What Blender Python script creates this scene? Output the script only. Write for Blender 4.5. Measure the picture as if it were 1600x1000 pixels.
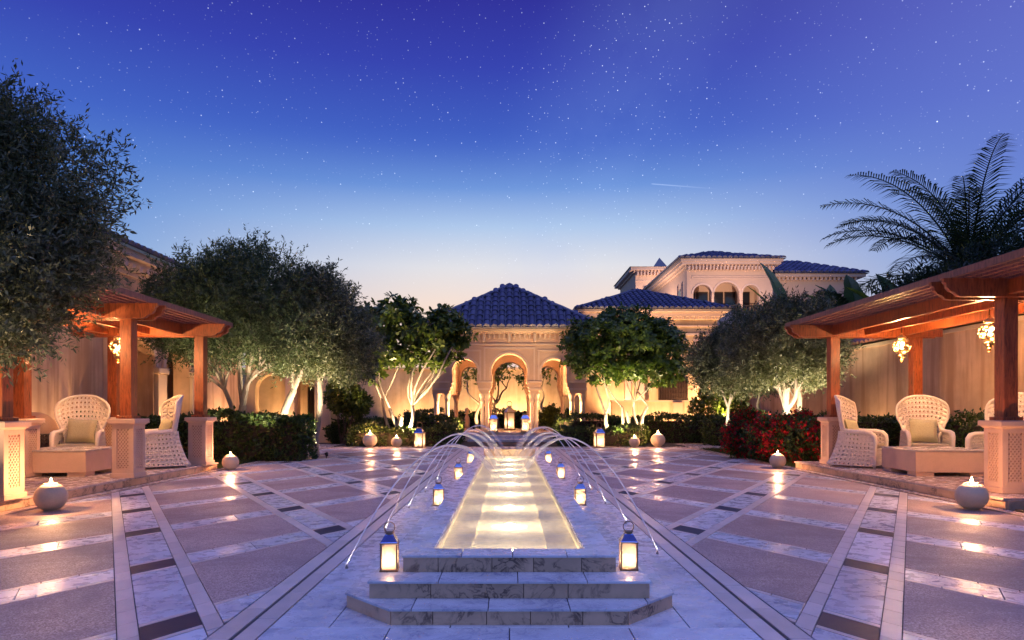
import bpy, math, random
import numpy as np
from mathutils import Vector, Matrix
from mathutils.geometry import tessellate_polygon

for o in list(bpy.data.objects):
    bpy.data.objects.remove(o, do_unlink=True)
scene = bpy.context.scene
COL = scene.collection
R = math.radians
PI = math.pi
random.seed(7)

# ------------------------------------------------------------------ camera
cam_d = bpy.data.cameras.new('camera')
cam = bpy.data.objects.new('camera', cam_d)
COL.objects.link(cam)
cam.location = (0, 0, 1.2)
cam.rotation_euler = (R(90), 0, 0)
cam_d.lens = 24.0
cam_d.sensor_width = 36.0
cam_d.shift_x = 0.0025
cam_d.shift_y = 0.08875
cam_d.clip_end = 2000
scene.camera = cam

# ------------------------------------------------------------------ world: clear dusk sky with stars
world = bpy.data.worlds.new('World')
scene.world = world
world.use_nodes = True
wt = world.node_tree
wt.nodes.clear()


class NT:
    """small node helper"""
    def __init__(s, tree):
        s.t = tree

    def n(s, typ, **kw):
        nd = s.t.nodes.new(typ)
        for k, v in kw.items():
            setattr(nd, k, v)
        return nd

    def l(s, a, b):
        s.t.links.new(a, b)

    def put(s, sock, v):
        if isinstance(v, (int, float, tuple, list)):
            sock.default_value = v
        else:
            s.l(v, sock)

    def math(s, op, a, b=None, c=None, clamp=False):
        nd = s.n('ShaderNodeMath', operation=op, use_clamp=clamp)
        for i, v in enumerate((a, b, c)):
            if v is not None:
                s.put(nd.inputs[i], v)
        return nd.outputs[0]

    def mix(s, f, a, b, blend='MIX'):
        nd = s.n('ShaderNodeMix', data_type='RGBA', blend_type=blend)
        s.put(nd.inputs[0], f)
        s.put(nd.inputs[6], a)
        s.put(nd.inputs[7], b)
        return nd.outputs[2]

    def ramp(s, f, stops, interp='LINEAR'):
        nd = s.n('ShaderNodeValToRGB')
        nd.color_ramp.interpolation = interp
        els = nd.color_ramp.elements
        while len(els) < len(stops):
            els.new(0.5)
        for e, (p, c) in zip(els, stops):
            e.position = p
            e.color = c if len(c) == 4 else (*c, 1)
        s.put(nd.inputs[0], f)
        return nd.outputs[0]

    def rng(s, v, a, b, c=0.0, d=1.0, smooth=True):
        nd = s.n('ShaderNodeMapRange', interpolation_type='SMOOTHSTEP' if smooth else 'LINEAR')
        s.put(nd.inputs[0], v)
        nd.inputs[1].default_value = a
        nd.inputs[2].default_value = b
        nd.inputs[3].default_value = c
        nd.inputs[4].default_value = d
        return nd.outputs[0]

    def noise(s, vec, scale, detail=3, rough=.55, dist=0.0):
        nd = s.n('ShaderNodeTexNoise')
        nd.inputs['Scale'].default_value = scale
        nd.inputs['Detail'].default_value = detail
        nd.inputs['Roughness'].default_value = rough
        nd.inputs['Distortion'].default_value = dist
        if vec is not None:
            s.l(vec, nd.inputs['Vector'])
        return nd.outputs[0]


w = NT(wt)
tc = w.n('ShaderNodeTexCoord')
DIR = tc.outputs['Generated']
sep = w.n('ShaderNodeSeparateXYZ')
w.l(DIR, sep.inputs[0])
dx, dy, dz = sep.outputs
base = w.ramp(dz, [(0.0, (.30, .42, .60)), (.12, (.23, .41, .68)), (.20, (.150, .325, .66)), (.27, (.092, .225, .60)),
                   (.36, (.052, .120, .52)), (.45, (.036, .055, .40)), (.52, (.029, .030, .30)), (1.0, (.022, .026, .24))])
# afterglow of the sun that has set behind the far building
gl_az = w.math('DIVIDE', dx, w.math('MAXIMUM', dy, .05))
gl_az = w.math('ABSOLUTE', w.math('ADD', gl_az, -.04))
gl_h = w.rng(gl_az, 0.05, .80, 1.0, 0.0)
gl_f = w.math('MULTIPLY', gl_h, w.rng(dy, 0.0, .3))
glow = w.ramp(dz, [(0.0, (.95, .62, .42)), (.15, (.90, .70, .58)), (.205, (.72, .71, .74)), (.26, (.40, .54, .77)), (.31, (.15, .29, .66)), (.38, (.056, .12, .52))])
gl_v = w.rng(dz, .30, .40, 1.0, 0.0)
skyc = w.mix(w.math('MULTIPLY', gl_f, gl_v), base, glow)
# paler violet air towards the east side
vio = w.math('MULTIPLY', w.rng(dx, .12, .65), w.rng(dz, .08, .30))
skyc = w.mix(w.math('MULTIPLY', vio, .55), skyc, (.17, .20, .60, 1))
# milky band
mb_n = w.noise(DIR, 5.0, 5, .6)
band = w.math('ABSOLUTE', w.math('SUBTRACT', w.math('SUBTRACT', dx, .06), w.math('MULTIPLY', w.math('SUBTRACT', dz, .22), .45)))
band = w.math('MULTIPLY', w.rng(band, 0.0, .17, 1.0, 0.0), w.rng(mb_n, .36, .66))
skyc = w.mix(w.math('MULTIPLY', band, .12), skyc, (.26, .40, .85, 1))


def stars(scale, size, power, gain):
    v = w.n('ShaderNodeTexVoronoi')
    v.inputs['Scale'].default_value = scale
    w.l(DIR, v.inputs['Vector'])
    sp = w.n('ShaderNodeSeparateColor')
    w.l(v.outputs['Color'], sp.inputs[0])
    m = w.rng(v.outputs['Distance'], size * .25, size, 1.0, 0.0)
    return w.math('MULTIPLY', w.math('MULTIPLY', m, w.math('POWER', sp.outputs[0], power)), gain)


st = w.math('ADD', stars(110, .115, 1.8, .72), stars(42, .047, 5.0, 1.3))
st = w.math('ADD', st, w.math('MULTIPLY', stars(190, .17, 2.0, .60), w.math('ADD', w.math('MULTIPLY', band, 1.5), .45)))
st = w.math('MULTIPLY', st, w.rng(dz, .13, .30))
# a faint meteor
def pdir(px, py):
    return Vector(((px - 796) / 1067, 1, (642 - py) / 1067)).normalized()
ma, mbv = pdir(1016, 287), pdir(1132, 296)
nrm = ma.cross(mbv).normalized()
tan = (mbv - ma).normalized()
def wdot(v):
    nd = w.n('ShaderNodeVectorMath', operation='DOT_PRODUCT')
    w.l(DIR, nd.inputs[0])
    nd.inputs[1].default_value = v
    return nd.outputs['Value']
met = w.rng(w.math('ABSOLUTE', wdot(nrm)), .0002, .0011, 1.0, 0.0)
tt = wdot(tan)
met = w.math('MULTIPLY', met, w.math('MULTIPLY', w.rng(tt, ma.dot(tan), ma.dot(tan) + .004), w.rng(tt, ma.dot(tan) + .01, mbv.dot(tan), .17, 0.0)))
met = w.math('MULTIPLY', met, w.rng(dy, 0, .2))
st = w.math('ADD', st, met)
stc = w.n('ShaderNodeCombineColor')
w.l(w.math('MULTIPLY', st, .85), stc.inputs[0])
w.l(w.math('MULTIPLY', st, .92), stc.inputs[1])
w.l(st, stc.inputs[2])
skyc = w.mix(1.0, skyc, stc.outputs[0], 'ADD')
bg = w.n('ShaderNodeBackground')
w.l(skyc, bg.inputs[0])
bg.inputs[1].default_value = 0.90
wo = w.n('ShaderNodeOutputWorld')
w.l(bg.outputs[0], wo.inputs[0])

# the soft violet-blue light of the whole twilight sky overhead
sun_d = bpy.data.lights.new('twilight', 'SUN')
sun_d.energy = 1.15
sun_d.angle = R(50)
sun_d.color = (.37, .46, 1.0)
sun = bpy.data.objects.new('twilight', sun_d)
sun.rotation_euler = (R(4), R(3), 0)
COL.objects.link(sun)

scene.view_settings.view_transform = 'Standard'
scene.view_settings.look = 'None'
scene.view_settings.exposure = 0.28
scene.view_settings.gamma = 1.0
scene.view_settings.use_curve_mapping = False
scene.render.engine = 'CYCLES'
scene.cycles.use_denoising = True
scene.cycles.max_bounces = 8
scene.cycles.transparent_max_bounces = 16
scene.cycles.caustics_reflective = False
scene.cycles.caustics_refractive = True
scene.cycles.sample_clamp_indirect = 25.0

# ------------------------------------------------------------------ materials
def newmat(name):
    m = bpy.data.materials.new(name)
    m.use_nodes = True
    m.node_tree.nodes.clear()
    return m, NT(m.node_tree)


def finish(n, shader):
    o = n.n('ShaderNodeOutputMaterial')
    n.l(shader, o.inputs[0])


def principled(n, color, rough=.5, metal=0.0, bump=None, bstr=.2, bdist=.01, spec=.5, trans=0.0, coat=0.0):
    p = n.n('ShaderNodeBsdfPrincipled')
    n.put(p.inputs['Base Color'], color if not isinstance(color, tuple) or len(color) == 4 else (*color, 1))
    n.put(p.inputs['Roughness'], rough)
    p.inputs['Metallic'].default_value = metal
    p.inputs['Specular IOR Level'].default_value = spec
    p.inputs['Coat Weight'].default_value = coat
    p.inputs['Coat Roughness'].default_value = .15
    if bump is not None:
        b = n.n('ShaderNodeBump')
        b.inputs['Strength'].default_value = bstr
        b.inputs['Distance'].default_value = bdist
        n.l(bump, b.inputs['Height'])
        n.l(b.outputs[0], p.inputs['Normal'])
    return p.outputs[0]


def wpos(n):
    return n.n('ShaderNodeNewGeometry').outputs['Position']


def opos(n):
    return n.n('ShaderNodeTexCoord').outputs['Object']


def orand(n):
    return n.n('ShaderNodeObjectInfo').outputs['Random']


def c4(c, k=1.0):
    return (c[0] * k, c[1] * k, c[2] * k, 1)


MATS = {}


def stone(name, col, var=.25, scale=3.0, rough=.5, grain=60, bstr=.25, obj_var=.12, coat=0.0):
    m, n = newmat(name)
    p = wpos(n)
    a = n.noise(p, scale, 5, .6)
    b = n.noise(p, grain, 2, .6)
    f = n.math('ADD', n.math('MULTIPLY', a, .7), n.math('MULTIPLY', b, .3))
    c = n.mix(n.rng(f, .3, .7), c4(col, 1 - var), c4(col, 1 + var * .6))
    c = n.mix(1.0, c, n.ramp(orand(n), [(0, (1 - obj_var,) * 3), (1, (1.0,) * 3)]), 'MULTIPLY')
    finish(n, principled(n, c, n.rng(a, .2, .8, rough - .08, rough + .1), 0, b, bstr, .006, coat=coat))
    MATS[name] = m
    return m


def marble(name, col, vein, rough=.16, obj_var=.15, vs=1.6, veinamt=.8):
    m, n = newmat(name)
    geo = wpos(n)
    rnd = orand(n)
    mp = n.n('ShaderNodeVectorMath', operation='ADD')
    cmb = n.n('ShaderNodeCombineXYZ')
    n.l(n.math('MULTIPLY', rnd, 37.0), cmb.inputs[0])
    n.l(n.math('MULTIPLY', rnd, 91.0), cmb.inputs[1])
    n.l(n.math('MULTIPLY', rnd, 53.0), cmb.inputs[2])
    n.l(geo, mp.inputs[0])
    n.l(cmb.outputs[0], mp.inputs[1])
    P = mp.outputs[0]
    cloud = n.noise(P, vs * 1.1, 6, .6, .6)
    v1 = n.noise(P, vs * 2.2, 8, .6, 1.8)
    vv = n.math('ABSOLUTE', n.math('SUBTRACT', v1, .5))
    veins = n.rng(vv, 0.0, .055, 1.0, 0.0)
    veins = n.math('MULTIPLY', veins, n.rng(cloud, .42, .66))
    c = n.mix(n.rng(cloud, .3, .75), c4(col), c4(col, .70))
    c = n.mix(n.math('MULTIPLY', veins, veinamt), c, c4(vein))
    c = n.mix(1.0, c, n.ramp(rnd, [(0, (1 - obj_var, 1 - obj_var * .9, 1 - obj_var * .8)), (1, (1.0,) * 3)]), 'MULTIPLY')
    rr = n.noise(geo, 9.0, 4, .6)
    finish(n, principled(n, c, n.rng(rr, .3, .75, rough * .7, rough * 1.5), 0, n.noise(geo, 24, 3), .03, .003))
    MATS[name] = m
    return m


marble('floor_marble', (.78, .77, .80), (.30, .31, .44), .29, .24, 1.6, .75)
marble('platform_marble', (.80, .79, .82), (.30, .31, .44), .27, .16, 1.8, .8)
marble('riser_marble_warmed', (.82, .54, .34), (.10, .06, .045), .42, .16, 2.6, .95)  # warm light missing from the step faces is put into this colour
marble('terrace_marble', (.66, .51, .42), (.40, .29, .24), .24, .14, 1.5, .5)
stone('cream_strip', (.76, .64, .58), .12, 7, .34, 110, .2, .22)
stone('black_tile', (.024, .032, .060), .3, 4, .50, 60, .1, .3)
stone('grout', (.10, .085, .08), .3, 5, .8)
stone('carved_stone', (.68, .45, .31), .12, 3, .6, 90, .3, .05)
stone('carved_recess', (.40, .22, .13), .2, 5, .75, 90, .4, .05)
stone('soil', (.035, .026, .02), .5, 6, .95, 40, .8)
stone('ground_earth', (.10, .085, .07), .4, .5, .9, 10, .4)
stone('villa_wall', (.64, .47, .37), .08, .6, .8, 12, .15, .05)
stone('villa_trim', (.68, .52, .44), .08, 1, .7, 12, .15, .03)
stone('pavilion_wall', (.62, .42, .28), .12, 1.4, .72, 30, .3, .04)
stone('pavilion_trim', (.68, .51, .36), .08, 2, .65, 40, .2, .04)
stone('planter_stone', (.68, .54, .36), .12, 4, .7, 60, .3, .1)
stone('wax', (.80, .70, .52), .05, 4, .5)
stone('table_top', (.55, .48, .42), .1, 6, .25, 40, .1)


def aggregate():
    m, n = newmat('aggregate')
    p = wpos(n)
    v = n.n('ShaderNodeTexVoronoi')
    v.inputs['Scale'].default_value = 120
    n.l(p, v.inputs['Vector'])
    sp = n.n('ShaderNodeSeparateColor')
    n.l(v.outputs['Color'], sp.inputs[0])
    big = n.noise(p, 1.1, 8, .68, .5)
    c = n.ramp(sp.outputs[0], [(0, (.24, .16, .135)), (.5, (.50, .365, .31)), (.85, (.62, .48, .42)), (1, (.78, .68, .62))])
    c = n.mix(n.rng(big, .3, .75), c, (.35, .25, .215, 1))
    c = n.mix(1.0, c, n.ramp(orand(n), [(0, (.78, .76, .78)), (1, (1.1, 1.06, 1.06))]), 'MULTIPLY')
    finish(n, principled(n, c, n.rng(big, .3, .7, .48, .72), 0, v.outputs['Distance'], .4, .005, spec=.42))
    MATS['aggregate'] = m


aggregate()


def plaster(name, col, streak=.35, dark=(.5, .4, .3)):
    m, n = newmat(name)
    p = wpos(n)
    mp = n.n('ShaderNodeMapping')
    mp.inputs['Scale'].default_value = (3.2, 3.2, .22)
    n.l(p, mp.inputs[0])
    s = n.noise(mp.outputs[0], 1.0, 5, .6, .3)
    a = n.noise(p, 1.1, 5, .6)
    g = n.noise(p, 45, 3, .6)
    c = n.mix(n.rng(a, .3, .75), c4(col, 1.04), c4(col, .74))
    c = n.mix(n.math('MULTIPLY', n.rng(s, .44, .66), streak), c, c4((col[0] * dark[0], col[1] * dark[1], col[2] * dark[2])))
    finish(n, principled(n, c, .85, 0, g, .3, .008))
    MATS[name] = m


plaster('plaster_light_streaks', (.66, .44, .29), .75, (.55, .45, .38))  # colour streaks imitate vertical streaks of lamp light on the walls
plaster('plaster_cream', (.66, .49, .30), .35)


def wood(name, col, rough=.38):
    m, n = newmat(name)
    p = opos(n)
    mp = n.n('ShaderNodeMapping')
    mp.inputs['Scale'].default_value = (9, 9, 1.3)
    n.l(p, mp.inputs[0])
    g = n.noise(mp.outputs[0], 4.0, 6, .65, .8)
    g2 = n.noise(p, 1.6, 3)
    c = n.ramp(g, [(.30, c4(col, .28)), (.5, c4(col)), (.70, c4(col, 1.5))])
    c = n.mix(n.math('MULTIPLY', n.rng(g2, .4, .7), .35), c, c4(col, .5))
    c = n.mix(1.0, c, n.ramp(orand(n), [(0, (.8, .78, .75)), (1, (1.05, 1.0, 1.0))]), 'MULTIPLY')
    finish(n, principled(n, c, n.rng(g, .2, .8, rough - .06, rough + .12), 0, g, .15, .004))
    MATS[name] = m


wood('pergola_wood', (.34, .085, .024))
wood('batten_wood', (.27, .11, .07), .5)


def tilemat():
    m, n = newmat('blue_tile')
    p = wpos(n)
    a = n.noise(p, 2.2, 4)
    b = n.noise(p, 30, 3)
    g = n.n('ShaderNodeNewGeometry')
    f = n.math('ADD', n.math('MULTIPLY', orand(n), .5), n.math('MULTIPLY', g.outputs['Random Per Island'], .5))
    c = n.ramp(f, [(0, (.045, .047, .080)), (.5, (.090, .093, .148)), (1, (.17, .173, .235))])
    c = n.mix(n.math('MULTIPLY', n.rng(a, .45, .75), .35), c, (.06, .06, .13, 1))
    finish(n, principled(n, c, n.rng(b, .3, .7, .28, .5), 0, b, .15, .01))
    MATS['blue_tile'] = m


tilemat()


def simple(name, col, rough=.5, metal=0.0, bump=True, scale=40, coat=0.0):
    m, n = newmat(name)
    p = opos(n)
    b = n.noise(p, scale, 3)
    c = n.mix(n.rng(b, .3, .7), c4(col, .85), c4(col, 1.1))
    finish(n, principled(n, c, rough, metal, b if bump else None, .1, .004, coat=coat))
    MATS[name] = m


simple('wicker', (.82, .69, .55), .55, 0, True, 140)
simple('wicker_brown', (.26, .14, .08), .6, 0, True, 120)
simple('wicker_dark', (.09, .055, .035), .6, 0, True, 120)
simple('cushion_fabric', (.42, .36, .25), .9, 0, True, 160)
simple('pillow_fabric', (.48, .43, .25), .9, 0, True, 90)
simple('lantern_metal', (.26, .17, .11), .38, .9, True, 30)
simple('lantern_roof_metal', (.30, .38, .62), .26, 1.0, True, 20)  # blue of the reflected sky is put into the metal colour
simple('dark_metal', (.04, .035, .03), .45, .8)
simple('brass', (.60, .42, .20), .3, 1.0)
simple('dark_wood', (.045, .022, .014), .5)
simple('dark_glass', (.02, .025, .04), .08)
simple('channel_lining', (.84, .76, .62), .55, 0, True, 20)
simple('nozzle_metal', (.35, .32, .30), .3, 1.0)


def bark(name, col):
    m, n = newmat(name)
    p = wpos(n)
    mp = n.n('ShaderNodeMapping')
    mp.inputs['Scale'].default_value = (14, 14, 3)
    n.l(p, mp.inputs[0])
    g = n.noise(mp.outputs[0], 1.6, 5, .65)
    c = n.ramp(g, [(.25, c4(col, .5)), (.55, c4(col)), (.8, c4(col, 1.3))])
    finish(n, principled(n, c, .85, 0, g, .6, .02))
    MATS[name] = m


bark('olive_bark', (.30, .25, .20))
bark('smooth_bark', (.40, .33, .25))
bark('palm_bark', (.14, .10, .07))


def leafmat(name, stops, trans=.3, rough=.5, spec=.4):
    m, n = newmat(name)
    g = n.n('ShaderNodeNewGeometry')
    a = n.noise(g.outputs['Position'], 1.7, 3)
    f = n.math('ADD', n.math('MULTIPLY', g.outputs['Random Per Island'], .65), n.math('MULTIPLY', a, .40))
    c = n.ramp(f, stops)
    p = principled(n, c, rough, 0, spec=spec)
    t = n.n('ShaderNodeBsdfTranslucent')
    n.l(n.mix(1.0, c, (1.2, 1.3, .7, 1), 'MULTIPLY'), t.inputs[0])
    mx = n.n('ShaderNodeMixShader')
    mx.inputs[0].default_value = trans
    n.l(p, mx.inputs[1])
    n.l(t.outputs[0], mx.inputs[2])
    finish(n, mx.outputs[0])
    MATS[name] = m


leafmat('olive_leaf', [(0, (.030, .040, .018)), (.45, (.075, .088, .040)), (.75, (.16, .17, .095)), (1, (.33, .33, .22))], .22, .48)
leafmat('olive_leaf_green', [(0, (.024, .042, .016)), (.5, (.055, .085, .034)), (.8, (.11, .145, .06)), (1, (.24, .26, .15))], .22, .5)
leafmat('broad_leaf', [(0, (.030, .052, .010)), (.5, (.080, .115, .020)), (.85, (.16, .19, .035)), (1, (.30, .30, .06))], .3, .38)
leafmat('round_leaf', [(0, (.024, .048, .010)), (.5, (.062, .105, .018)), (.85, (.13, .18, .032)), (1, (.22, .25, .055))], .3, .36)
leafmat('hedge_leaf', [(0, (.014, .030, .008)), (.5, (.035, .065, .014)), (.85, (.075, .11, .022)), (1, (.12, .15, .04))], .3, .45)
leafmat('palm_leaf', [(0, (.014, .030, .018)), (.6, (.030, .055, .028)), (1, (.06, .085, .035))], .2, .45)
leafmat('banana_leaf', [(0, (.030, .070, .018)), (.6, (.065, .12, .028)), (1, (.11, .16, .04))], .35, .4)
leafmat('dark_leaf', [(0, (.010, .020, .010)), (.6, (.024, .042, .016)), (1, (.05, .07, .026))], .2, .5)
leafmat('grass_blade', [(0, (.018, .035, .008)), (.6, (.040, .065, .014)), (1, (.075, .10, .025))], .3, .6)
leafmat('red_petal', [(0, (.20, .003, .006)), (.6, (.38, .008, .012)), (1, (.55, .03, .02))], .35, .55)


def emit(name, col, k):
    m, n = newmat(name)
    e = n.n('ShaderNodeEmission')
    e.inputs[0].default_value = c4(col)
    e.inputs[1].default_value = k
    finish(n, e.outputs[0])
    MATS[name] = m


emit('flame', (1.0, .66, .32), 60)
emit('bulb', (1.0, .80, .50), 26)
emit('lamp_lens', (1.0, .82, .50), 4)


def frosted(name, col, transp, pattern=False):
    m, n = newmat(name)
    t = n.n('ShaderNodeBsdfTranslucent')
    t.inputs[0].default_value = c4(col)
    tr = n.n('ShaderNodeBsdfTransparent')
    tr.inputs[0].default_value = c4(col, 1.0)
    gl = n.n('ShaderNodeBsdfGlossy')
    gl.inputs['Roughness'].default_value = .12
    mx = n.n('ShaderNodeMixShader')
    if pattern:
        v = n.n('ShaderNodeTexVoronoi', feature='DISTANCE_TO_EDGE')
        v.inputs['Scale'].default_value = 10
        n.l(opos(n), v.inputs['Vector'])
        v2 = n.n('ShaderNodeTexVoronoi')
        v2.inputs['Scale'].default_value = 10
        n.l(opos(n), v2.inputs['Vector'])
        sp = n.n('ShaderNodeSeparateColor')
        n.l(v2.outputs['Color'], sp.inputs[0])
        n.l(n.math('SUBTRACT', 1.0, n.math('MULTIPLY', sp.outputs[0], .0010)), mx.inputs[0])
    else:
        mx.inputs[0].default_value = transp
    n.l(t.outputs[0], mx.inputs[1])
    n.l(tr.outputs[0], mx.inputs[2])
    m2 = n.n('ShaderNodeMixShader')
    m2.inputs[0].default_value = .07
    n.l(mx.outputs[0], m2.inputs[1])
    n.l(gl.outputs[0], m2.inputs[2])
    out = m2.outputs[0]
    if pattern:
        lead = principled(n, (.25, .17, .08), .4, .9)
        m3 = n.n('ShaderNodeMixShader')
        n.l(n.math('LESS_THAN', v.outputs['Distance'], .11), m3.inputs[0])
        n.l(out, m3.inputs[1])
        n.l(lead, m3.inputs[2])
        out = m3.outputs[0]
    finish(n, out)
    MATS[name] = m


frosted('lantern_glass', (.96, .90, .84), .45)
frosted('mosaic_glass', (.90, .80, .62), .9, True)


def water():
    m, n = newmat('water')
    p = wpos(n)
    mp = n.n('ShaderNodeMapping')
    mp.inputs['Scale'].default_value = (1.1, 3.6, 1)
    n.l(p, mp.inputs[0])
    h = n.math('ADD', n.noise(mp.outputs[0], 1.5, 3, .5, .4), n.math('MULTIPLY', n.noise(mp.outputs[0], 4.2, 2), .30))
    b = n.n('ShaderNodeBump')
    b.inputs['Strength'].default_value = .85
    b.inputs['Distance'].default_value = .06
    n.l(h, b.inputs['Height'])
    g = n.n('ShaderNodeBsdfRefraction')
    g.inputs['Color'].default_value = (.97, .98, .95, 1)
    g.inputs['IOR'].default_value = 1.33
    g.inputs['Roughness'].default_value = .13
    n.l(b.outputs[0], g.inputs['Normal'])
    gl = n.n('ShaderNodeBsdfGlossy')
    gl.inputs['Roughness'].default_value = .14
    n.l(b.outputs[0], gl.inputs['Normal'])
    fr = n.n('ShaderNodeFresnel')
    fr.inputs['IOR'].default_value = 1.33
    mx = n.n('ShaderNodeMixShader')
    n.l(n.math('MULTIPLY', fr.outputs[0], .45), mx.inputs[0])
    n.l(g.outputs[0], mx.inputs[1])
    n.l(gl.outputs[0], mx.inputs[2])
    finish(n, mx.outputs[0])
    MATS['water'] = m
    # falling jets: silky streams that thin out into spray
    m, n = newmat('jet_water')
    at = n.n('ShaderNodeAttribute', attribute_name='fade')
    d = n.n('ShaderNodeBsdfDiffuse')
    d.inputs[0].default_value = (.95, .95, .95, 1)
    t = n.n('ShaderNodeBsdfTranslucent')
    t.inputs[0].default_value = (.9, .9, .92, 1)
    a = n.n('ShaderNodeMixShader')
    a.inputs[0].default_value = .5
    n.l(d.outputs[0], a.inputs[1])
    n.l(t.outputs[0], a.inputs[2])
    g2 = n.n('ShaderNodeBsdfGlossy')
    g2.inputs['Roughness'].default_value = .2
    a2 = n.n('ShaderNodeMixShader')
    a2.inputs[0].default_value = .25
    n.l(a.outputs[0], a2.inputs[1])
    n.l(g2.outputs[0], a2.inputs[2])
    tr = n.n('ShaderNodeBsdfTransparent')
    mx = n.n('ShaderNodeMixShader')
    n.l(at.outputs['Fac'], mx.inputs[0])
    n.l(tr.outputs[0], mx.inputs[1])
    n.l(a2.outputs[0], mx.inputs[2])
    finish(n, mx.outputs[0])
    MATS['jet_water'] = m


water()

# ------------------------------------------------------------------ mesh helpers
def tag(o, label=None, cat=None, group=None, kind=None):
    if label:
        o['label'] = label
    if cat:
        o['category'] = cat
    if group:
        o['group'] = group
    if kind:
        o['kind'] = kind
    return o


def empty(name, loc=(0, 0, 0), rz=0.0):
    o = bpy.data.objects.new(name, None)
    o.empty_display_size = .2
    o.location = loc
    o.rotation_euler = (0, 0, rz)
    COL.objects.link(o)
    return o


def thing(name, label, cat, loc=(0, 0, 0), rz=0.0, group=None):
    return tag(empty(name, loc, rz), label, cat, group)


def wloc(o):
    v = Vector((0, 0, 0))
    while o is not None:
        v += Vector(o.location)
        o = o.parent
    return v


def copy_tree(o, parent=None):
    c = o.copy()
    COL.objects.link(c)
    c.parent = parent
    for ch in o.children:
        copy_tree(ch, c)
    return c


def link_mesh(name, me, parent=None, loc=None):
    o = bpy.data.objects.new(name, me)
    COL.objects.link(o)
    if parent is not None:
        o.parent = parent
    if loc is not None:
        o.location = loc
    return o


class MB:
    def __init__(s, M=None):
        s.v = []
        s.f = []
        s.M = M

    def add(s, vs, fs):
        b = len(s.v)
        if s.M is not None:
            vs = [s.M @ Vector(p) for p in vs]
        s.v += [tuple(p) for p in vs]
        s.f += [tuple(i + b for i in f) for f in fs]
        return s

    def bx(s, x0, x1, y0, y1, z0, z1):
        vs = [(x0, y0, z0), (x1, y0, z0), (x1, y1, z0), (x0, y1, z0), (x0, y0, z1), (x1, y0, z1), (x1, y1, z1), (x0, y1, z1)]
        return s.add(vs, [(3, 2, 1, 0), (4, 5, 6, 7), (0, 1, 5, 4), (1, 2, 6, 5), (2, 3, 7, 6), (3, 0, 4, 7)])

    def prism(s, poly, a0, a1, axis='y'):
        mp = {'y': lambda p, a: (p[0], a, p[1]), 'x': lambda p, a: (a, p[0], p[1]), 'z': lambda p, a: (p[0], p[1], a)}[axis]
        n = len(poly)
        vs = [mp(p, a0) for p in poly] + [mp(p, a1) for p in poly]
        tris = tessellate_polygon([[Vector((p[0], p[1], 0)) for p in poly]])
        fs = []
        for t in tris:
            fs.append(tuple(t))
            fs.append(tuple(i + n for i in reversed(t)))
        for i in range(n):
            j = (i + 1) % n
            fs.append((i, j, j + n, i + n))
        s.add(vs, fs)
        s.fixn = True
        return s

    def lathe(s, prof, seg=16, c=(0, 0, 0), ph=0.0):
        vs, fs = [], []
        for r, z in prof:
            for k in range(seg):
                a = 2 * PI * k / seg + ph
                vs.append((c[0] + r * math.cos(a), c[1] + r * math.sin(a), c[2] + z))
        for i in range(len(prof) - 1):
            for k in range(seg):
                k2 = (k + 1) % seg
                fs.append((i * seg + k, i * seg + k2, (i + 1) * seg + k2, (i + 1) * seg + k))
        if prof[0][0] > 1e-5:
            fs.append(tuple(reversed(range(seg))))
        if prof[-1][0] > 1e-5:
            b = (len(prof) - 1) * seg
            fs.append(tuple(b + k for k in range(seg)))
        return s.add(vs, fs)

    def tube(s, pts, rad, seg=6, cap=True):
        pts = [Vector(p) for p in pts]
        n = len(pts)
        if not isinstance(rad, (list, tuple)):
            rad = [rad] * n
        vs, fs = [], []
        up = None
        for i, p in enumerate(pts):
            d = (pts[min(i + 1, n - 1)] - pts[max(i - 1, 0)])
            d = d.normalized() if d.length > 1e-9 else Vector((0, 0, 1))
            if up is None:
                up = Vector((0, 0, 1)) if abs(d.z) < .9 else Vector((1, 0, 0))
            a = d.cross(up)
            a = a.normalized() if a.length > 1e-6 else d.orthogonal().normalized()
            b = a.cross(d).normalized()
            up = b
            for k in range(seg):
                t = 2 * PI * k / seg
                vs.append(p + (a * math.cos(t) + b * math.sin(t)) * rad[i])
        for i in range(n - 1):
            for k in range(seg):
                k2 = (k + 1) % seg
                fs.append((i * seg + k, i * seg + k2, (i + 1) * seg + k2, (i + 1) * seg + k))
        if cap:
            fs.append(tuple(reversed(range(seg))))
            fs.append(tuple((n - 1) * seg + k for k in range(seg)))
        return s.add(vs, fs)

    def mesh(s, name, mat, smooth=False, off=None):
        me = bpy.data.meshes.new(name)
        vs = s.v
        if off is not None:
            vs = [(a - off[0], b - off[1], c - off[2]) for a, b, c in vs]
        me.from_pydata(vs, [], s.f)
        if mat:
            me.materials.append(MATS[mat])
        me.update()
        if getattr(s, 'fixn', False):
            import bmesh
            bm = bmesh.new()
            bm.from_mesh(me)
            bmesh.ops.recalc_face_normals(bm, faces=bm.faces)
            bm.to_mesh(me)
            bm.free()
        if smooth:
            me.shade_smooth()
            try:
                me.set_sharp_from_angle(angle=R(smooth if smooth is not True else 50))
            except Exception:
                pass
        return me

    def build(s, name, mat, parent=None, smooth=False, local=False, bev=0.0, kind=None):
        """vertices are in world space unless local; the object keeps its parent's place"""
        off = None
        if parent is not None and not local:
            off = wloc(parent)
        o = link_mesh(name, s.mesh(name, mat, smooth, off), parent)
        if bev:
            b = o.modifiers.new('edge', 'BEVEL')
            b.width = bev
            b.segments = 2
            b.limit_method = 'ANGLE'
            b.angle_limit = R(40)
        if kind:
            o['kind'] = kind
        return o


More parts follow.
